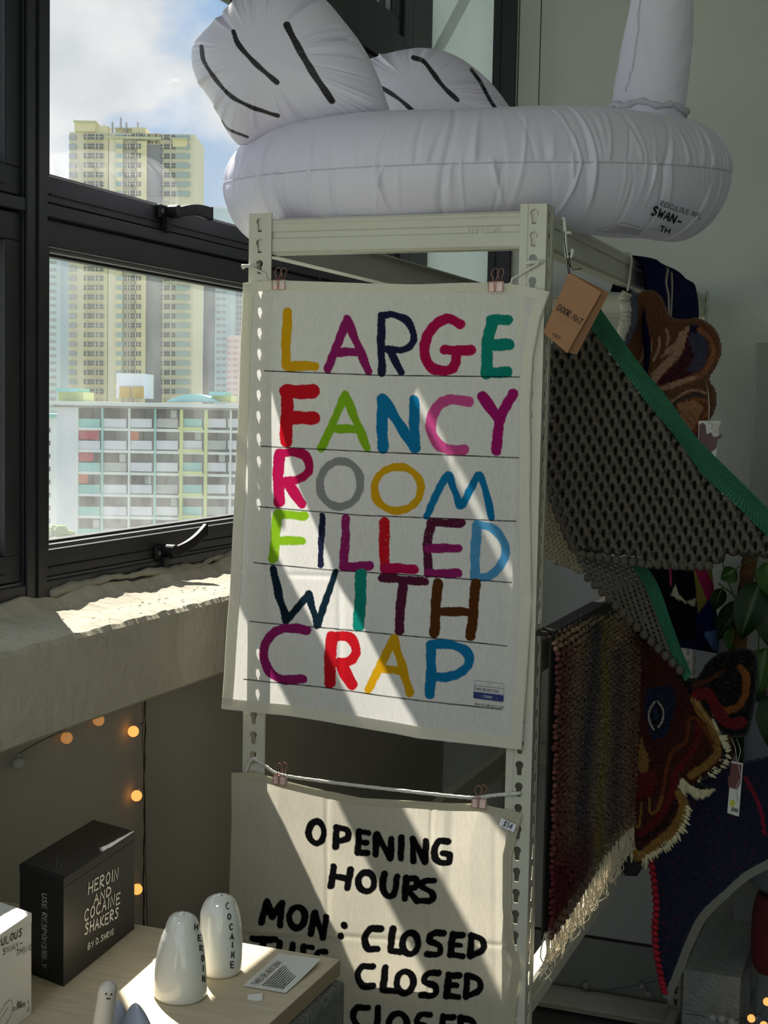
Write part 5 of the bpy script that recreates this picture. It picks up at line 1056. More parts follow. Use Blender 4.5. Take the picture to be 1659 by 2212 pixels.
# ---- tiger-faced rug
tg_out = [(1340, 1335), (1372, 1338), (1400, 1352), (1470, 1436), (1500, 1468), (1530, 1428), (1556, 1410), (1588, 1404), (1618, 1403), (1636, 1424), (1633, 1500), (1622, 1560), (1612, 1588), (1575, 1592), (1552, 1580), (1563, 1598), (1573, 1618), (1570, 1650), (1545, 1672), (1516, 1688), (1530, 1700), (1548, 1704), (1530, 1722), (1505, 1728), (1482, 1712), (1490, 1745), (1484, 1770), (1468, 1800), (1438, 1832), (1404, 1850), (1380, 1872), (1362, 1850), (1345, 1822), (1338, 1700)]
dt_ = lambda X, Y: .69 + .03 * (X - 1350) / 280
K0, Kr, Ko, Ky, Kc = (18, 14, 14), (100, 20, 26), (112, 54, 26), (144, 106, 50), (216, 206, 168)
tiger = tufted('tufted_rug', 'dark tufted tiger face rug with orange muzzle and cream whisker fringe', tg_out, dt_, .014, srgb(K0), [
    PL([(1352, 1380), (1392, 1360), (1440, 1420), (1490, 1500), (1530, 1550), (1560, 1600), (1560, 1650), (1500, 1690), (1480, 1780), (1400, 1850), (1352, 1800)], (66, 26, 18)),
    PL([(1352, 1400), (1380, 1400), (1384, 1500), (1380, 1620), (1352, 1640)], (92, 44, 22)), PL([(1374, 1650), (1385, 1592), (1402, 1640), (1400, 1670), (1384, 1680)], Ky), PL([(1362, 1690), (1380, 1672), (1412, 1662), (1420, 1690), (1404, 1722), (1370, 1724)], Kr),
    PL([(1396, 1486), (1452, 1480), (1462, 1520), (1440, 1590), (1408, 1600), (1392, 1540)], (24, 34, 60)), PL([(1402, 1520), (1418, 1506), (1436, 1530), (1436, 1570), (1414, 1588), (1402, 1560)], (14, 20, 34)), ST([(1414, 1516), (1403, 1535), (1403, 1558), (1412, 1576)], 3, (206, 200, 190)), ST([(1421, 1515), (1432, 1533), (1431, 1556), (1422, 1572)], 3, (206, 200, 190)), PL([(1412, 1532), (1420, 1530), (1423, 1548), (1415, 1556)], (44, 58, 92)), ST([(1368, 1528), (1372, 1560), (1366, 1594)], 3, (150, 146, 140)), ST([(1362, 1540), (1365, 1570)], 6, (34, 46, 80)), PL([(1356, 1450), (1378, 1440), (1372, 1510), (1358, 1520)], (34, 46, 80)),
    ST([(1500, 1510), (1512, 1535), (1532, 1560), (1546, 1600), (1550, 1625), (1530, 1650), (1495, 1675)], 18, Ky), ST([(1484, 1560), (1500, 1550), (1520, 1570), (1540, 1605)], 9, Ko), ST([(1488, 1555), (1482, 1600), (1452, 1625), (1440, 1660), (1432, 1710), (1415, 1755)], 8, Ko), ST([(1505, 1572), (1510, 1590), (1490, 1630), (1460, 1670), (1450, 1720), (1420, 1770), (1385, 1800)], 15, Kr), ST([(1402, 1725), (1405, 1755), (1420, 1750), (1432, 1720)], 5, Ky), ST([(1366, 1735), (1370, 1775), (1380, 1785), (1386, 1735)], 5, Ky),
    ST([(1468, 1715), (1478, 1745), (1458, 1790), (1420, 1822), (1378, 1850), (1356, 1815)], 22, Ky), ST([(1358, 1800), (1380, 1815), (1410, 1800), (1440, 1770), (1460, 1730)], 6, (34, 16, 14)), PL([(1448, 1738), (1460, 1728), (1462, 1752), (1450, 1758)], (40, 20, 16)), PL([(1430, 1780), (1444, 1765), (1444, 1785), (1434, 1796)], (40, 20, 16)), PL([(1404, 1806), (1418, 1798), (1414, 1814)], (40, 20, 16)), PL([(1522, 1628), (1532, 1622), (1530, 1638)], (40, 20, 16)), PL([(1504, 1650), (1516, 1642), (1512, 1658)], (40, 20, 16)),
    PL([(1464, 1700), (1474, 1678), (1486, 1692), (1510, 1706), (1548, 1704), (1530, 1722), (1505, 1728), (1480, 1720)], Kc), PL([(1505, 1690), (1515, 1676), (1512, 1690)], Kc),
    ST([(1600, 1442), (1612, 1462), (1610, 1500), (1590, 1530), (1545, 1540)], 16, (136, 78, 30)), ST([(1505, 1500), (1530, 1500), (1545, 1525), (1570, 1560), (1600, 1560)], 24, (112, 22, 30)), ST([(1500, 1480), (1530, 1470), (1560, 1450)], 10, (84, 44, 20)), ST([(1540, 1556), (1552, 1580), (1560, 1600), (1566, 1615)], 6, Kc), ST([(1500, 1510), (1520, 1540), (1545, 1575)], 3, (190, 150, 110))], seed=5, rag=1.2)
# ragged cream whisker tufts round cheek and chin
g = G(); rg = np.random.default_rng(8)
for (x0, y0), (x1, y1), nn, (dx, dy) in (((1556, 1590), (1572, 1625), 6, (10, -2)), ((1570, 1630), (1530, 1675), 8, (14, 8)), ((1484, 1738), (1468, 1795), 8, (12, 10)), ((1465, 1800), (1400, 1850), 12, (7, 14)), ((1398, 1852), (1345, 1822), 9, (-1, 20))):
    for k in range(nn):
        t = (k + rg.uniform(.2, .8)) / nn; x, y = x0 + (x1 - x0) * t, y0 + (y1 - y0) * t; l = rg.uniform(.7, 1.5); dp = float(dt_(np.array(x), np.array(y))) - .010
        g.tube([W1(x - dx * .3, y - dy * .3, dp), W1(x + dx * .4 * l, y + dy * .4 * l, dp), W1(x + dx * l, y + dy * l, dp + .004)], [.0045, .0038, .0012], 6)
obj('whisker_tuft', g, mat('cream_tuft', srgb(Kc), .95, var=.1, vs=200), tiger, kind='stuff')
g = G().prism([W1(1322, 1832, .72), W1(1350, 1812, .72), W1(1392, 1860, .72), W1(1376, 1894, .72), W1(1350, 1893, .72)], (0, .05, 0)); single('cloth_bag', g, mat('black_cloth', (.012, .012, .013), .9), 'small black cloth bag end below the tiger rug chin on the lower beam', 'bag', bevel=.003)
paper_tag('white price tag marked $148 with a yellow dot hanging by the tiger rug', [(1580, 1644), (1605, 1649), (1596, 1764), (1571, 1756)], .70, [[(1577, 1588, .72), (1588, 1615, .70), (1593, 1648, .699)], [(1590, 1592, .72), (1600, 1620, .70), (1594, 1648, .699)], [(1594, 1650, .699), (1601, 1680, .699), (1590, 1700, .699), (1594, 1730, .699)]],
          [('hand_print_red', [(1579, 1648), (1602, 1652), (1600, 1690), (1592, 1706), (1574, 1700), (1572, 1680), (1577, 1672)], (120, 74, 76), .001), ('yellow_dot', [(1582 + 6 * math.cos(a), 1735 + 7 * math.sin(a)) for a in np.linspace(0, 6.28, 13)[:-1]], (220, 214, 70), .0016), ('writing', wr148, None, 0)])

# ---- dark blue ribbed blanket with a red stitched edge and grey binding
bl = [(1500, 1690), (1560, 1660), (1640, 1640), (1700, 1640), (1700, 1830), (1659, 1856), (1612, 1883), (1572, 1919), (1511, 1976), (1480, 2036), (1462, 2085), (1448, 2122), (1434, 2150), (1424, 2112), (1414, 2060), (1410, 2010), (1414, 1960), (1410, 1905), (1401, 1850), (1400, 1790)]
db_ = lambda X, Y: .86 + .06 * (X - 1400) / 260
SP = []; rg = np.random.default_rng(12)
for k in range(260): x, y = rg.uniform(1420, 1690), rg.uniform(1650, 2080); SP.append(PL([(x, y), (x + 3, y), (x + 3, y + 3), (x, y + 3)], (120, 34, 48)))
red_edge = [(1403, 1850), (1411, 1905), (1416, 1960), (1412, 2010), (1416, 2060), (1426, 2112), (1434, 2148)]
blanket = tufted('blanket', 'dark blue flecked blanket with scalloped red edge hanging to a point', bl, db_, .010, srgb((38, 40, 60)), SP + [ST(red_edge, 13, (176, 30, 52)), ST([(1610, 1680), (1640, 1740), (1652, 1800)], 7, (150, 34, 56))], step=3.2, pile=.0012, seed=9, cat='blanket', rim=5, mrow=.0009, rag=.6)
P = [tuple(W1(x, y, float(db_(np.array(x), np.array(y))) - .006)) for x, y in ((1705, 1840), (1659, 1866), (1608, 1895), (1568, 1930), (1520, 1978), (1490, 2036), (1470, 2088), (1452, 2130), (1440, 2156))]
P = smooth_line(P, 8); g = G(); A = np.array(P); d_ = np.gradient(A, axis=0); nrm = np.stack([-d_[:, 2], 0 * d_[:, 0], d_[:, 0]], -1); nrm /= np.linalg.norm(nrm, axis=1)[:, None]
w = .0085; ring4 = np.stack([A + nrm * w + [0, -.002, 0], A - nrm * w + [0, -.002, 0], A - nrm * w + [0, .012, 0], A + nrm * w + [0, .012, 0]], 1); g.grid(ring4, close=True)
obj('grey_binding', g, mat('grey_tape', srgb((132, 130, 118)), .9, var=.05, vs=200, bump=.1, bs=400), blanket, smooth=False)
g = G()
for k in range(22):
    t = (k + .5) / 22; i = t * 6; a, b = red_edge[int(i)], red_edge[min(6, int(i) + 1)]; f = i - int(i); x, y = a[0] + (b[0] - a[0]) * f, a[1] + (b[1] - a[1]) * f; dp = float(db_(np.array(x), np.array(y))) - .011
    g.tube([W1(x - 4, y - 3, dp), W1(x + 2, y - 1, dp - .003), W1(x + 9, y + 3, dp)], [.004, .0055, .003], 7)
obj('red_stitch', g, mat('red_yarn', srgb((186, 34, 54)), .9), blanket, smooth=True, kind='stuff')
# ------------------------------------------------------------------ low down on the right: skirting, blocks, lights, plant
M_dark = MATS['dark_joint']
struct('baseboard_back', G().box((-.2, YB - .014, 0), (X1, YB, .192)), mat('skirting_paint', srgb((150, 154, 146)), .85, var=.04, vs=3), bevel=.002)
struct('trim_11', G().box((-.2, YB - .006, .192), (X1, YB, .1975)), M_dark)
M_block = mat('concrete_block', srgb((150, 152, 144)), .95, var=.10, vs=40, bump=.8, bs=120)
def block(x0, y0, z0, L=.39, Wd=.19, H=.188, axis='x', label='', m=None):
    """hollow block lying on its side: two cores run through in y"""
    g = G(); cores = ((.035, .178), (.212, .355)); t = .032; e = .001
    # outer frame round each core, built as bars
    xs = [0, cores[0][0], cores[0][1], cores[1][0], cores[1][1], L]
    def ring(yf, out):
        pass
    n = 10
    def core_poly(a, b): 
        r = .03; P = []
        for cx, cz, s in ((b - r, H - t - r, 0), (a + r, H - t - r, 90), (a + r, t + r, 180), (b - r, t + r, 270)):
            for k in range(4): th = math.radians(s + 30 * k); P.append((cx + r * math.cos(th), cz + r * math.sin(th)))
        return P
    for i, (a, b) in enumerate(cores):
        P = core_poly(a, b); m_ = len(P); X0, X1_ = (0 if i == 0 else (cores[0][1] + cores[1][0]) / 2), (L if i == 1 else (cores[0][1] + cores[1][0]) / 2); cx, cz = (a + b) / 2, H / 2; O = []
        for (px_, pz) in P:
            dx, dz = px_ - cx, pz - cz; s = min(((X1_ - cx) / dx) if dx > 0 else ((X0 - cx) / dx), ((H - cz) / dz) if dz > 0 else ((-cz) / dz)); O.append((cx + dx * s, cz + dz * s))
        v = [(x0 + p[0], y0, z0 + p[1]) for p in P] + [(x0 + p[0], y0, z0 + p[1]) for p in O] + [(x0 + p[0], y0 + Wd, z0 + p[1]) for p in P] + [(x0 + p[0], y0 + Wd, z0 + p[1]) for p in O]; f = []
        for k in range(m_):
            q = (k + 1) % m_; f += [(k, q, m_ + q, m_ + k), (2 * m_ + k, 3 * m_ + k, 3 * m_ + q, 2 * m_ + q), (k, 2 * m_ + k, 2 * m_ + q, q)]
        # corner triangles
        corners = [(X1_, H), (X0, H), (X0, 0), (X1_, 0)]
        for c in corners:
            k = min(range(m_), key=lambda k: abs(O[k][0] - c[0]) + abs(O[k][1] - c[1]));
        g.add(v, f)
        g.box((x0 + X0, y0 + .0005, z0), (x0 + a - .001 if i == 0 else x0 + X0 + .004, y0 + Wd - .0005, z0 + H)) if i == 0 else g.box((x0 + b + .001, y0 + .0005, z0), (x0 + X1_, y0 + Wd - .0005, z0 + H))
        g.box((x0 + X0 + .004, y0 + .001, z0 + .0005), (x0 + X1_ - .004, y0 + Wd - .001, z0 + t - .001)); g.box((x0 + X0 + .004, y0 + .001, z0 + H - t + .001), (x0 + X1_ - .004, y0 + Wd - .001, z0 + H - .0005))
    g.box((x0 + cores[0][1] + .002, y0 + .001, z0), (x0 + cores[1][0] - .002, y0 + Wd - .001, z0 + H))
    return single('concrete_block', g, m or M_block, label, 'block')
by = 1.04; bx0 = float(on(1478, 2050, 1, by)[0]); bx = float(on(1603, 2050, 1, by)[0]); bw = bx - bx0
for k, lab in enumerate(('hollow grey concrete block on the floor under the blanket tip, lower of two', 'hollow grey concrete block stacked on another behind the blanket binding')):
    o_ = block(0, 0, 0, L=.39, Wd=bw, label=lab); me = o_.data
    o_.location = (0, 0, 0); off = WL[o_.name].copy()
    for v_ in me.vertices:
        x_l, y_l, z_l = v_.co[0] + off[0], v_.co[1] + off[1], v_.co[2] + off[2]; v_.co = (bx0 + y_l, by + x_l, z_l)
    c_ = np.array([bx0 + bw / 2, by + .195, 0.])
    for v_ in me.vertices: v_.co = (v_.co[0] - c_[0], v_.co[1] - c_[1], v_.co[2])
    o_.location = (c_[0], c_[1], k * .1885); WL[o_.name] = np.array([c_[0], c_[1], k * .1885])
yb_ = by
# red seat pad on the blocks
g = G(); P = []
c = np.array([bx + .20, yb_ + .12, .3775])
for k in range(9):
    a = k / 8; s = 1 - .06 * (2 * a - 1) ** 4; P.append([(c[0] + s * .19 * np.sign(math.cos(t)) * abs(math.cos(t)) ** .35, c[1] + s * .11 * np.sign(math.sin(t)) * abs(math.sin(t)) ** .35, c[2] + .17 * a) for t in np.linspace(0, 2 * math.pi, 40, endpoint=False)])
P = np.array(P); g.grid(P, close=True); n = 40; g.f += [tuple(range(n))[::-1], tuple(8 * n + i for i in range(n))]
single('seat_pad', g, mat('red_fabric', srgb((86, 18, 22)), .9, bump=.1, bs=200), 'dark red padded cushion on the concrete blocks behind the blanket', 'cushion', smooth=False, bevel=.01)

# plant: moss pole, stems and heart leaves in a grey pot
pc = W1(1668, 1700, 1.12); pl = thing('potted_plant', 'leafy green climbing plant on a moss pole in a grey pot at the right edge', 'plant', (pc[0], 1.12, .55))
x0 = float(W1(1690, 1600, 1.12)[0]); g = G(); z_top = float(W1(1680, 1512, 1.12)[2]); g.lathe([(.06, 0), (.085, .02), (.10, .10), (.105, z_top - .56), (.098, z_top - .55), (.09, z_top - .57), (.02, z_top - .58)], (x0 + .02, 1.14, .552), 32); obj('pot', g, mat('grey_glazed_pot', srgb((120, 124, 126)), .4), pl, smooth=True)
mp0 = W1(1612, 1260, 1.10); mp1 = W1(1620, 1192, 1.10); dd = (mp1 - mp0) / np.linalg.norm(mp1 - mp0); P = [mp0 - dd * .50, mp0 - dd * .2, mp0, mp1, mp1 + dd * .004]; P = smooth_line([tuple(p) for p in P], 16); rg = np.random.default_rng(3)
obj('moss_pole', G().tube(P, .0155 * (1 + .08 * np.sin(np.arange(len(P)) * 1.3)), 14), mat('coir', srgb((112, 76, 48)), .95, var=.2, vs=80, bump=.8, bs=200), pl)
M_leaf = mat('leaf_green', srgb((62, 98, 40)), .35, var=.18, vs=30, trans=.25, spec=.5, tcol=srgb((110, 150, 40))); M_leaf2 = mat('leaf_dark', srgb((34, 56, 30)), .35, var=.15, vs=30, trans=.15, tcol=srgb((80, 110, 40)))
def leaf(px, py, L, Wd, ang, y, m, tilt=.3, par=pl):
    """heart leaf hanging from (px, py); ang = direction of the tip in the picture plane, 0 = down"""
    o = W1(px, py, y); ux = np.array([math.cos(ang), math.sin(tilt) * .5, math.sin(ang)]); dn = np.array([math.sin(ang), -math.sin(tilt), -math.cos(ang)]); P = []
    for i in range(13):
        t = i / 12; w = Wd * (math.sin(math.pi * min(1, t * 1.0) ** .62) ** .85 if 0 < t < 1 else 0) ; back = -.10 * L * math.exp(-(t / .12) ** 2)
        row = []
        for j in range(-4, 5):
            s = j / 4; row.append(o + dn * (L * t + back * abs(s)) + ux * w * s * .5 + np.array([0, -.012 * abs(s) * 1.0 + .008 * t * t, -.006 * abs(s)]))
        P.append(row)
    lf = obj('leaf', G().grid(np.array(P)), m, par, smooth=True)
    g = G().tube([o, o + dn * L * .5 + np.array([0, -.0012, 0]), o + dn * L * .95 + [0, .006, 0]], [.0012, .0009, .0003], 5); obj('midrib', g, mat('leaf_rib', srgb((130, 160, 80)), .5), lf); return lf
for a in ((1590, 1228, .035, .040, -1.0, 1.08, M_leaf), (1640, 1258, .12, .075, -.25, 1.05, M_leaf2), (1588, 1352, .050, .040, -.15, 1.10, M_leaf), (1655, 1215, .07, .05, .3, 1.0, M_leaf), (1662, 1290, .10, .07, .1, 1.06, M_leaf2), (1560, 1268, .05, .035, -.3, 1.2, M_leaf2), (1655, 1400, .09, .07, -.1, 1.06, M_leaf), (1640, 1460, .10, .06, -.4, 1.16, M_leaf2), (1622, 1560, .09, .06, -.2, 1.18, M_leaf2), (1650, 1640, .09, .06, .1, 1.00, M_leaf), (1600, 1300, .09, .06, -.5, 1.16, M_leaf2), (1668, 1500, .10, .06, 0, 1.02, M_leaf2)): leaf(*a)
for P in ([(1560, 1210, 1.12), (1570, 1250, 1.12), (1590, 1300, 1.12), (1596, 1352, 1.12)], [(1552, 1260, 1.14), (1590, 1290, 1.13), (1625, 1330, 1.12)], [(1545, 1340, 1.14), (1575, 1350, 1.13), (1600, 1370, 1.12)], [(1640, 1190, 1.06), (1632, 1240, 1.08), (1640, 1330, 1.08), (1636, 1460, 1.10)], [(1650, 1180, 1.03), (1625, 1205, 1.06), (1602, 1222, 1.08), (1590, 1228, 1.08)]):
    obj('stem', G().tube(smooth_line([tuple(W1(*p)) for p in P], 6), .0018, 6), mat('stem_green', srgb((86, 116, 56)), .5), pl, smooth=True)

# globe string lights
M_wire = mat('dark_wire', (.02, .02, .018), .6)
def globe_mat(n, c, e): return mat(n, srgb(c), .5, emit=srgb((255, 178, 92)) if e else None, es=e, trans=.3)
G_on, G_dim, G_off = globe_mat('globe_lit', (240, 210, 170), .95), globe_mat('globe_dim', (206, 180, 160), .28), globe_mat('globe_unlit', (196, 196, 190), 0)
def globes(label, cable, bulbs, r=.0092, fix=None, rw=.0007):
    c = cable[0][0]; t = thing('string_light', label, 'string light', c)
    g = G()
    for P in cable: g.tube(smooth_line([tuple(p) for p in P], 6), rw, 6)
    obj('cable', g, M_wire, t, smooth=True)
    for p, m, up in bulbs:
        p = np.array(p); b = obj('globe_bulb', G().ball(p, r, 20, 14), m, t, smooth=True); up = np.array(up) / np.linalg.norm(up)
        obj('socket', G().tube([p + up * r * .85, p + up * r * 1.55], .0026, 10), mat('clear_socket', srgb((150, 150, 140)), .4), b)
    return t
Lx = -.186
def L_(px, py, x=Lx): return on(px, py, 0, x)
globes('string of small frosted globe lights hanging under the window ledge', [[L_(40, 1628), L_(90, 1600), L_(150, 1572), L_(215, 1540), L_(270, 1515), L_(307, 1500)], [L_(307, 1500), L_(309, 1560), L_(308, 1600), L_(311, 1680), L_(313, 1720), L_(314, 1830), L_(316, 1920), L_(318, 2000)], [L_(309, 1560), L_(303, 1566)], [L_(311, 1700), L_(306, 1706)]],
       [(L_(40, 1648), G_off, (0, 0, 1)), (L_(144, 1594), G_dim, (0, 0, 1)), (L_(213, 1556), G_dim, (0, 0, 1)), (L_(288, 1580), G_on, (0, .7, .6)), (L_(295, 1719), G_on, (0, .7, .6)), (L_(296, 1921), G_on, (0, .7, .6))])
def Fw(px, py): return on(px, py, 1, 1.56)
globes('string of unlit frosted globe lights lying along the rear skirting', [[Fw(1240, 2140), Fw(1300, 2140), Fw(1380, 2128), Fw(1430, 2120), Fw(1500, 2150)]], [(Fw(1265, 2129), G_off, (0, 0, -1)), (Fw(1387, 2131), G_off, (.3, 0, 1)), (Fw(1400, 2148), G_off, (0, 0, 1))], r=.0085)
def Ff(px, py): return on(px, py, 1, .98)
globes('tangle of globe lights in the bottom right corner, two glowing', [[Ff(1480, 2190), Ff(1520, 2195), Ff(1560, 2208), Ff(1600, 2200), Ff(1640, 2190), Ff(1670, 2150)], [Ff(1600, 2212), Ff(1620, 2180), Ff(1650, 2200), Ff(1680, 2230)]], [(Ff(1539, 2199), G_off, (-1, 0, .2)), (Ff(1559, 2202), G_off, (1, 0, .2)), (Ff(1580, 2208), G_off, (1, 0, 0)), (Ff(1623, 2200), G_on, (1, 0, .3)), (Ff(1657, 2164), G_on, (1, 0, 0)), (Ff(1650, 2215), G_on, (1, 0, 0))], r=.0085)

# bead chains of the roller blinds
def chain(px, pys, pye, ax, val, lab, r=.0019, pitch=.0048):
    a = on(px[0], pys, ax, val); b = on(px[1], pye, ax, val); a = a.copy(); a[2] = 3.05; L = a[2] - b[2]; n = int(L / pitch) * 4; t = np.linspace(0, 1, n); P = a[None] * (1 - t)[:, None] + b[None] * t[:, None]; P[:, :2] = b[:2]
    single('bead_chain', G().tube(P, .0006 + (r - .0006) * np.abs(np.sin(np.arange(n) * math.pi / 4)), 6), mat('dark_bead', srgb((52, 50, 46)), .4), lab, 'blind chain')
chain((1162, 1158), 10, 430, 1, YB - .03, 'dark bead chain hanging on the plain rear wall right of the frosted window')
chain((1116, 1112), 10, 430, 1, YB - .03, 'dark bead chain hanging along the right frame of the frosted window')
chain((690, 690), 10, 640, 0, XW + .03, 'dark bead chain hanging against the left window behind the larger wing')
chain((606, 606), 10, 640, 0, XW + .03, 'dark bead chain hanging in the left window behind the top left clip')
# ------------------------------------------------------------------ display table in the near corner
ZT = .874; TX, TY = [float(q) for q in on(735, 2072, 2, ZT)[:2]]
M_wood = mat('pale_plywood', srgb((206, 192, 164)), .6, var=.10, vs=16, bump=.03, bs=60, stretch=(1, 9, 9), col2=None)
tb = thing('display_table', 'pale wooden board table top resting on a concrete block', 'table', (0, -.8, ZT - .022))
obj('board', G().box((-.196, -1.45, ZT - .022), (TX, TY, ZT)), M_wood, tb, bevel=.0015)
obj('board_edge', G().box((TX - .0004, -1.449, ZT - .0215), (TX + .0006, TY - .001, ZT - .0005)), mat('board_end_grain', srgb((164, 146, 116)), .7, var=.18, vs=60, stretch=(1, 6, 60)), tb)
M_block2 = mat('dark_concrete_block', srgb((112, 112, 106)), .95, var=.15, vs=40, bump=.9, bs=120)
for k in range(4):
    g = G().box((TX - .385, TY - .195, (ZT - .0225) * (3 - k) / 4), (TX + .012, TY - .006, (ZT - .0225) * (4 - k) / 4 - .0005))
    single('table_block', g, M_block2, ('rough grey concrete block directly under the board corner', 'rough grey concrete block under the topmost one of the table pier', 'rough grey concrete block just above the floor one of the table pier', 'rough grey concrete block on the floor at the foot of the table pier')[k], 'block', 'concrete blocks under the table', bevel=.008)
def T(px, py, z=ZT): return on(px, py, 2, z)

def box_thing(label, c, fdir, sdir, L, D, H, m, name='gift_box'):
    """carton: c = near bottom corner, fdir along the printed face, sdir along the short side"""
    c, f, s = (np.array(q, float) for q in (c, fdir, sdir)); f /= np.linalg.norm(f); s /= np.linalg.norm(s); t = thing(name, label, 'box', c)
    o = c + f * L / 2 + s * D / 2; z = np.array([0, 0, 1.])
    obj('carton', G().obox(o + z * (H - .012) / 2, f * L / 2, s * D / 2, z * (H - .012) / 2), m, t, bevel=.0008)
    obj('lid', G().obox(o + z * (H - .006), f * (L / 2 + .0003), s * (D / 2 + .0003), z * .006), m, t, bevel=.0008)
    # tuck flap line on top
    obj('tuck_flap', G().obox(o + z * (H + .0004) - f * L * .18, f * L * .30, s * D * .49, z * .0004), m, t)
    return t, c, f, s
M_blk = mat('black_card', srgb((26, 27, 28)), .38, var=.05, vs=10, spec=.5); M_wht = mat('white_card', srgb((232, 230, 224)), .7, spec=.3)
M_whp = mat('white_print', srgb((222, 220, 210)), .8); M_gyp = mat('grey_drawing', srgb((170, 168, 160)), .8)
A_ = T(290, 2007); B2 = T(137, 2132); C_ = T(42, 2095); B2z = float(on(147, 1899, 1, B2[1])[2])
L = float(np.linalg.norm((A_ - B2)[:2])); D = float(np.linalg.norm((C_ - B2)[:2])); H = B2z - ZT
fd = (A_ - B2)[:3] / L; sdv = (C_ - B2) / D
t, c, f, s = box_thing('black gift box with white hand lettering HEROIN AND COCAINE SHAKERS on the table', B2, fd, sdv, L, D, H, M_blk)
Z3 = np.array([0, 0, 1.])
def face_xy(px, py, o, u):                  # pixel to coordinates on an upright face through o along u
    n_ = np.cross(u, Z3); d = ray(px, py); p = CAM + d * (((o - CAM) @ n_) / (d @ n_)); return np.array([(p - o) @ u, (p - o)[2]])
def face_words(words, o, u, par, m, w, seed=3):
    g = G()
    for k, (txt, x0, y0, x1, y1, hp) in enumerate(words):
        a = face_xy(x0, y0, o, u); b = face_xy(x1, y1, o, u); h = (face_xy(x0, y0 - hp, o, u) - a)[1]; L0 = np.linalg.norm(b - a); e = (b - a) / L0; n_ = sum(.8 if c_ == ' ' else (.35 if c_ in 'I1.:' else 1) + .42 for c_ in txt) - .42; wd = L0 / n_
        st_ = write(txt, 0, 0, h, wd, wd * .42, .06, seed + k, .12); ink_on(g, [[(a[0] + q * e[0] - r * 0, a[1] + q * e[1] + r) for q, r in s_] for s_ in st_], o, u, Z3, w * (1 if hp > 15 else .62), .0006)
    obj('printed_lettering', g, m, par)
o = c
face_words([('HEROIN', 190, 1931, 254, 1897, 24), ('AND', 202, 1952, 238, 1932, 18), ('COCAINE', 181, 1991, 258, 1949, 23), ('SHAKERS', 182, 2020, 254, 1981, 22), ('BY D.SHRIG', 189, 2051, 244, 2017, 12)], o, f, t, M_whp, .0025)
# side: USE RESPONSIBLY running down; letters turned a quarter
g = G(); st = write('USE RESPONSIBLY', 0, 0, .0085, .0052, .0016, .05, 3); o2 = c + s * (D * .47) + Z3 * (H * .80)
ink_on(g, [[(b, -a) for a, b in q] for q in st], o2, -s, Z3, .0013, .0006); obj('printed_lettering', g, mat('grey_white_print', srgb((170, 170, 168)), .8), t)
g = G(); ink_on(g, [[(.0, 0), (.05, .03)], [(.0, -.004), (.022, .004)]], c + s * D * .28 + f * L * .06 + Z3 * (H + .0012), f, s, .0007); obj('top_scratch', g, mat('pale_scuff', srgb((120, 120, 122)), .6), t)
# white box in front, mostly out of frame
Cw = T(68, 2190); Hw = float(on(76, 1973, 1, Cw[1])[2]) - ZT; Lw, Dw = .20, .12
t, c, f, s = box_thing('white gift box with black handwriting ending SWAN-THING at the left edge', Cw - fd * Lw, fd, sdv, Lw, Dw, Hw, M_wht)
o = Cw - fd * Lw + np.zeros(3)
face_words([('RIDICULOUS', -38, 2064, 46, 2021, 16), ('INFLATABLE SWAN-', -95, 2110, 48, 2042, 13), ('THING', 34, 2066, 68, 2050, 13), ('BY', 37, 2172, 44, 2169, 7), ('D.SHRIG', 28, 2184, 53, 2173, 8)], o, f, t, M_ink, .0015, 6)
g = G(); ink_on(g, [smooth_line([(Lw - .095, Hw * .02), (Lw - .085, Hw * .18), (Lw - .060, Hw * .30), (Lw - .046, Hw * .28), (Lw - .05, Hw * .14), (Lw - .085, -.0 + Hw * .04)], 6), smooth_line([(Lw - .09, Hw * .10), (Lw - .07, Hw * .2), (Lw - .055, Hw * .25)], 6)], o, f, Z3, .0010, .0006); obj('line_drawing', g, M_gyp, t)
g = G(); ink_on(g, [[(Lw - .010 + a, Hw * (.06 + b)) for a, b in ((0, 0), (.004, 0), (.004, .03), (0, .03), (0, 0))]], o, f, Z3, .0008, .0006); ink_on(g, [[(Lw - .008, Hw * .13), (Lw - .008, Hw * .16)]], o, f, Z3, .0012); obj('small_symbols', g, M_ink, t)

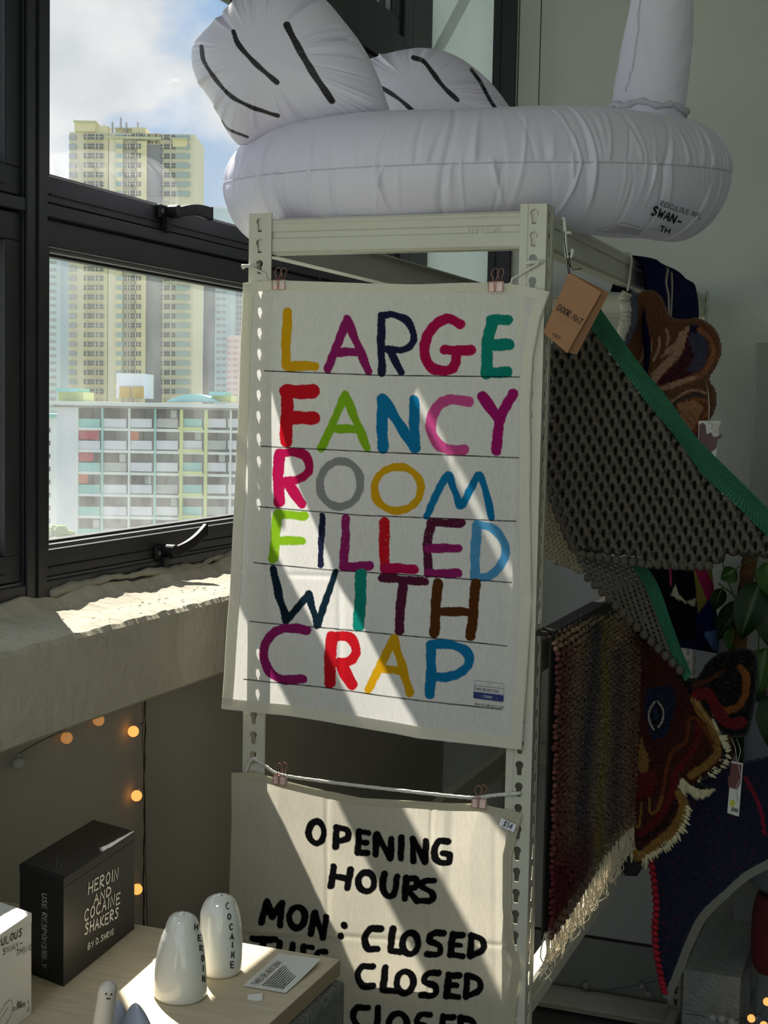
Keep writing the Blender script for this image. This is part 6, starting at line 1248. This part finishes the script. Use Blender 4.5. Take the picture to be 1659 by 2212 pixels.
# salt and pepper shakers
M_porc = mat('white_glazed_porcelain', srgb((236, 235, 226)), .12, spec=.6, coat=.8)
def shaker(label, bx_, by_, prof, H_, lean, word, seed, letters):
    t = thing('shaker', label, 'shaker', (bx_, by_, ZT)); n = 64; rg = np.random.default_rng(seed); P = []
    z = np.array([p[0] for p in prof]) * H_; r = np.array([p[1] for p in prof]); zz = np.linspace(0, 1, 70); zs = np.interp(zz, np.linspace(0, 1, len(z)), z); rs = np.interp(zz, np.linspace(0, 1, len(z)), r)
    k = np.ones(5) / 5; rs[2:-6] = np.convolve(rs, k, 'same')[2:-6]
    a = np.linspace(0, 2 * math.pi, n, endpoint=False)
    def rad(zv, av): return np.interp(zv, zs, rs) * (1 + .035 * np.cos(2 * av + seed) + .03 * np.sin(av * 3 + zv * 60 + seed) * np.clip(zv / H_, 0, 1))
    for i in range(70): cx = bx_ + lean[0] * zs[i]; cy = by_ + lean[1] * zs[i]; R = rad(zs[i], a); P.append(np.stack([cx + R * np.cos(a), cy + R * np.sin(a), np.full(n, ZT + .0008 + zs[i])], -1))
    g = G().grid(np.array(P), close=True); g.f += [tuple(range(n))[::-1], tuple(69 * n + i for i in range(n))]; obj('body', g, M_porc, t, smooth=True)
    def hit(px, py):
        d = ray(px, py); d = d / np.linalg.norm(d); tt = 1.2; best = (9, 0)
        for tt in np.arange(1.2, 2.6, .0006):
            p = CAM + d * tt; zv = p[2] - ZT; av = math.atan2(p[1] - by_ - lean[1] * zv, p[0] - bx_ - lean[0] * zv); dist = math.hypot(p[0] - bx_ - lean[0] * zv, p[1] - by_ - lean[1] * zv) - float(rad(zv, av)) - .0005
            if dist < best[0]: best = (dist, tt)
            if dist < 0: break
        return CAM + d * best[1]
    g = G()
    for ch, x, y, w, h in letters:
        for stt in FONT[ch]:
            pts = [hit(x + (q[0] - .5) * w, y - (q[1] - .5) * h) for q in stt]; g.tube(pts, .0009, 6)
    obj('black_lettering', g, MATS['tag_black'], t, smooth=True)
    g = G()
    for (dx, dy) in ((-.005, .0), (.004, -.003), (.001, .005)): g.tube([(bx_ + lean[0] * H_ + dx, by_ + lean[1] * H_ + dy, ZT + H_ * .992), (bx_ + lean[0] * H_ + dx, by_ + lean[1] * H_ + dy, ZT + H_ * 1.004)], .0011, 8)
    obj('shaker_hole', g, mat('hole_dark', (.05, .05, .045), .8), t, kind='stuff'); return t
pl_ = T(389, 2150); pr_ = T(478, 2100)
hl_ = float(on(397, 1972, 1, pl_[1])[2]) - ZT; hr_ = float(on(465, 1930, 1, pr_[1])[2]) - ZT
sc_ = lambda px, p: px / F_PX * float((p - CAM) @ MC[2])
rl, rr_ = sc_(58, pl_), sc_(45, pr_)
shaker('white porcelain shaker lettered HEROIN, front one of the pair', pl_[0], pl_[1], [(0, rl * .95), (.03, rl), (.12, rl * 1.0), (.3, rl * .97), (.45, rl * .92), (.58, rl * .86), (.70, rl * .77), (.76, rl * .70), (.80, rl * .64), (.87, rl * .60), (.93, rl * .52), (.97, rl * .38), (.992, rl * .2), (1, .0005)], hl_, (.02, .0), 'HEROIN', 1,
       [('H', 424, 2002, 7, 13), ('E', 431, 2026, 7, 12), ('R', 435, 2048, 7, 12), ('O', 438, 2070, 6, 13), ('I', 439, 2092, 5, 13), ('N', 440, 2114, 6, 13)])
shaker('white porcelain shaker lettered COCAINE, standing behind the other', pr_[0], pr_[1], [(0, rr_ * .88), (.03, rr_ * .95), (.15, rr_), (.3, rr_ * 1.02), (.45, rr_ * 1.0), (.6, rr_ * .98), (.7, rr_ * .95), (.78, rr_ * .92), (.84, rr_ * .84), (.89, rr_ * .76), (.94, rr_ * .62), (.975, rr_ * .4), (.993, rr_ * .2), (1, .0005)], hr_, (-.03, .0), 'COCAINE', 4,
       [('C', 491, 1957, 7, 14), ('O', 495, 1980, 7, 13), ('C', 499, 2002, 7, 13), ('A', 501, 2023, 7, 13), ('I', 502, 2041, 4, 12), ('N', 503, 2062, 6, 13), ('E', 502, 2084, 7, 13)])

# small standing finger figure and the blue-grey petal dish behind it
yf = -.76; fb = on(207, 2330, 1, yf); ft = on(240, 2121, 1, yf); Hf = float(ft[2] - ZT); xf = float(on(232, 2150, 1, yf)[0]); r0 = sc_(20, ft)
t = thing('finger_figure', 'pale finger shaped figure with dot eyes and a straight mouth', 'ornament', (xf - .008, yf, ZT)); P = []; n = 32
for i in range(40):
    q = i / 39; zq = Hf * q; rr2 = r0 * (1.12 - .12 * q) * (1 if zq < Hf - r0 else math.sqrt(max(1e-5, 1 - ((zq - Hf + r0) / r0) ** 2))); cx = xf - .016 * (1 - q) + .002; P.append([(cx + rr2 * math.cos(a), yf + rr2 * math.sin(a), ZT + .0005 + zq) for a in np.linspace(0, 2 * math.pi, n, endpoint=False)])
g = G().grid(np.array(P), close=True); g.f.append(tuple(range(n))[::-1]); obj('body', g, mat('matte_porcelain', srgb((212, 204, 194)), .55), t, smooth=True)
for px, py in ((229, 2147), (240.5, 2148)): obj('eye', G().ball(on(px, py, 1, yf - r0 * .97), .0011, 10, 8), MATS['tag_black'], t, smooth=True)
obj('mouth', G().tube([on(230, 2157, 1, yf - r0 * .96), on(238, 2158, 1, yf - r0 * .96)], .0007, 6), MATS['tag_black'], t)
dc = T(282, 2290); t = thing('petal_dish', 'blue-grey glazed rounded dish with raised lobes beside the finger figure', 'dish', (dc[0], dc[1] + .02, ZT)); M_bg = mat('blue_grey_glaze', srgb((150, 158, 176)), .35, coat=.3)
for k, (px, py, rx, hh) in enumerate(((300, 2168, .026, 0), (262, 2163, .020, 0))):
    yq = -.725 + .012 * k; tp = on(px, py, 1, yq); Hq = float(tp[2]) - ZT; P = []
    for i in range(26):
        q = i / 25; w = rx * (math.cos(q * math.pi / 2) ** .62) if i < 25 else 1e-5; P.append([(tp[0] + w * math.cos(a) - .004 * q, yq + w * .55 * math.sin(a), ZT + .0005 + Hq * q) for a in np.linspace(0, 2 * math.pi, 28, endpoint=False)])
    g = G().grid(np.array(P), close=True); g.f.append(tuple(range(28))[::-1]); obj('lobe', g, M_bg, t, smooth=True)

# information card and price sticker
cc = [T(524, 2129, ZT + .0015), T(617, 2145, ZT + .0015), T(692, 2078, ZT + .0035), T(603, 2059, ZT + .0015)]
t = thing('information_card', 'small white printed card headed THIRD DRAWER DOWN on the table corner', 'card', cc[0])
U = np.linspace(0, 1, 14); P = np.array([[cc[0] * (1 - a) * (1 - b) + cc[1] * a * (1 - b) + cc[2] * a * b + cc[3] * (1 - a) * b + np.array([0, 0, .004 * (b ** 3) * a]) for a in U] for b in U]); g = G().grid(P); g.grid(P - np.array([0, 0, .0004])); obj('paper', g, M_paper, t, smooth=True)
u = (cc[3] - cc[0]); Lu = np.linalg.norm(u); u /= Lu; v = cc[0] - cc[1]; Lv = np.linalg.norm(v); v /= Lv; o = cc[1].copy()
g = ink_on(G(), write('THIRD DRAWER DOWN', Lu * .06, Lv * .70, Lv * .16, Lu * .036, Lu * .009, 0), o, u, v, .0008, .0012); obj('printed_lettering', g, M_ink, t)
g = G(); rg = np.random.default_rng(2)
for r in range(9):
    x = .07
    while x < .93 - (.3 if r == 0 else 0):
        w = rg.uniform(.02, .07); ink_on(g, [[(Lu * x, Lv * (.60 - .058 * r)), (Lu * min(.95, x + w), Lv * (.60 - .058 * r))]], o, u, v, Lv * .022, .0012); x += w + .014
obj('small_print', g, M_ink, t, kind='stuff')
pk = T(551, 2155, ZT + .0012); g = G().obox(pk, (.008, .004, .001), (-.003, .006, .0015), (0, 0, .0003)); st = single('price_sticker', g, M_paper, 'tiny curled price sticker on the board beside the information card', 'sticker')
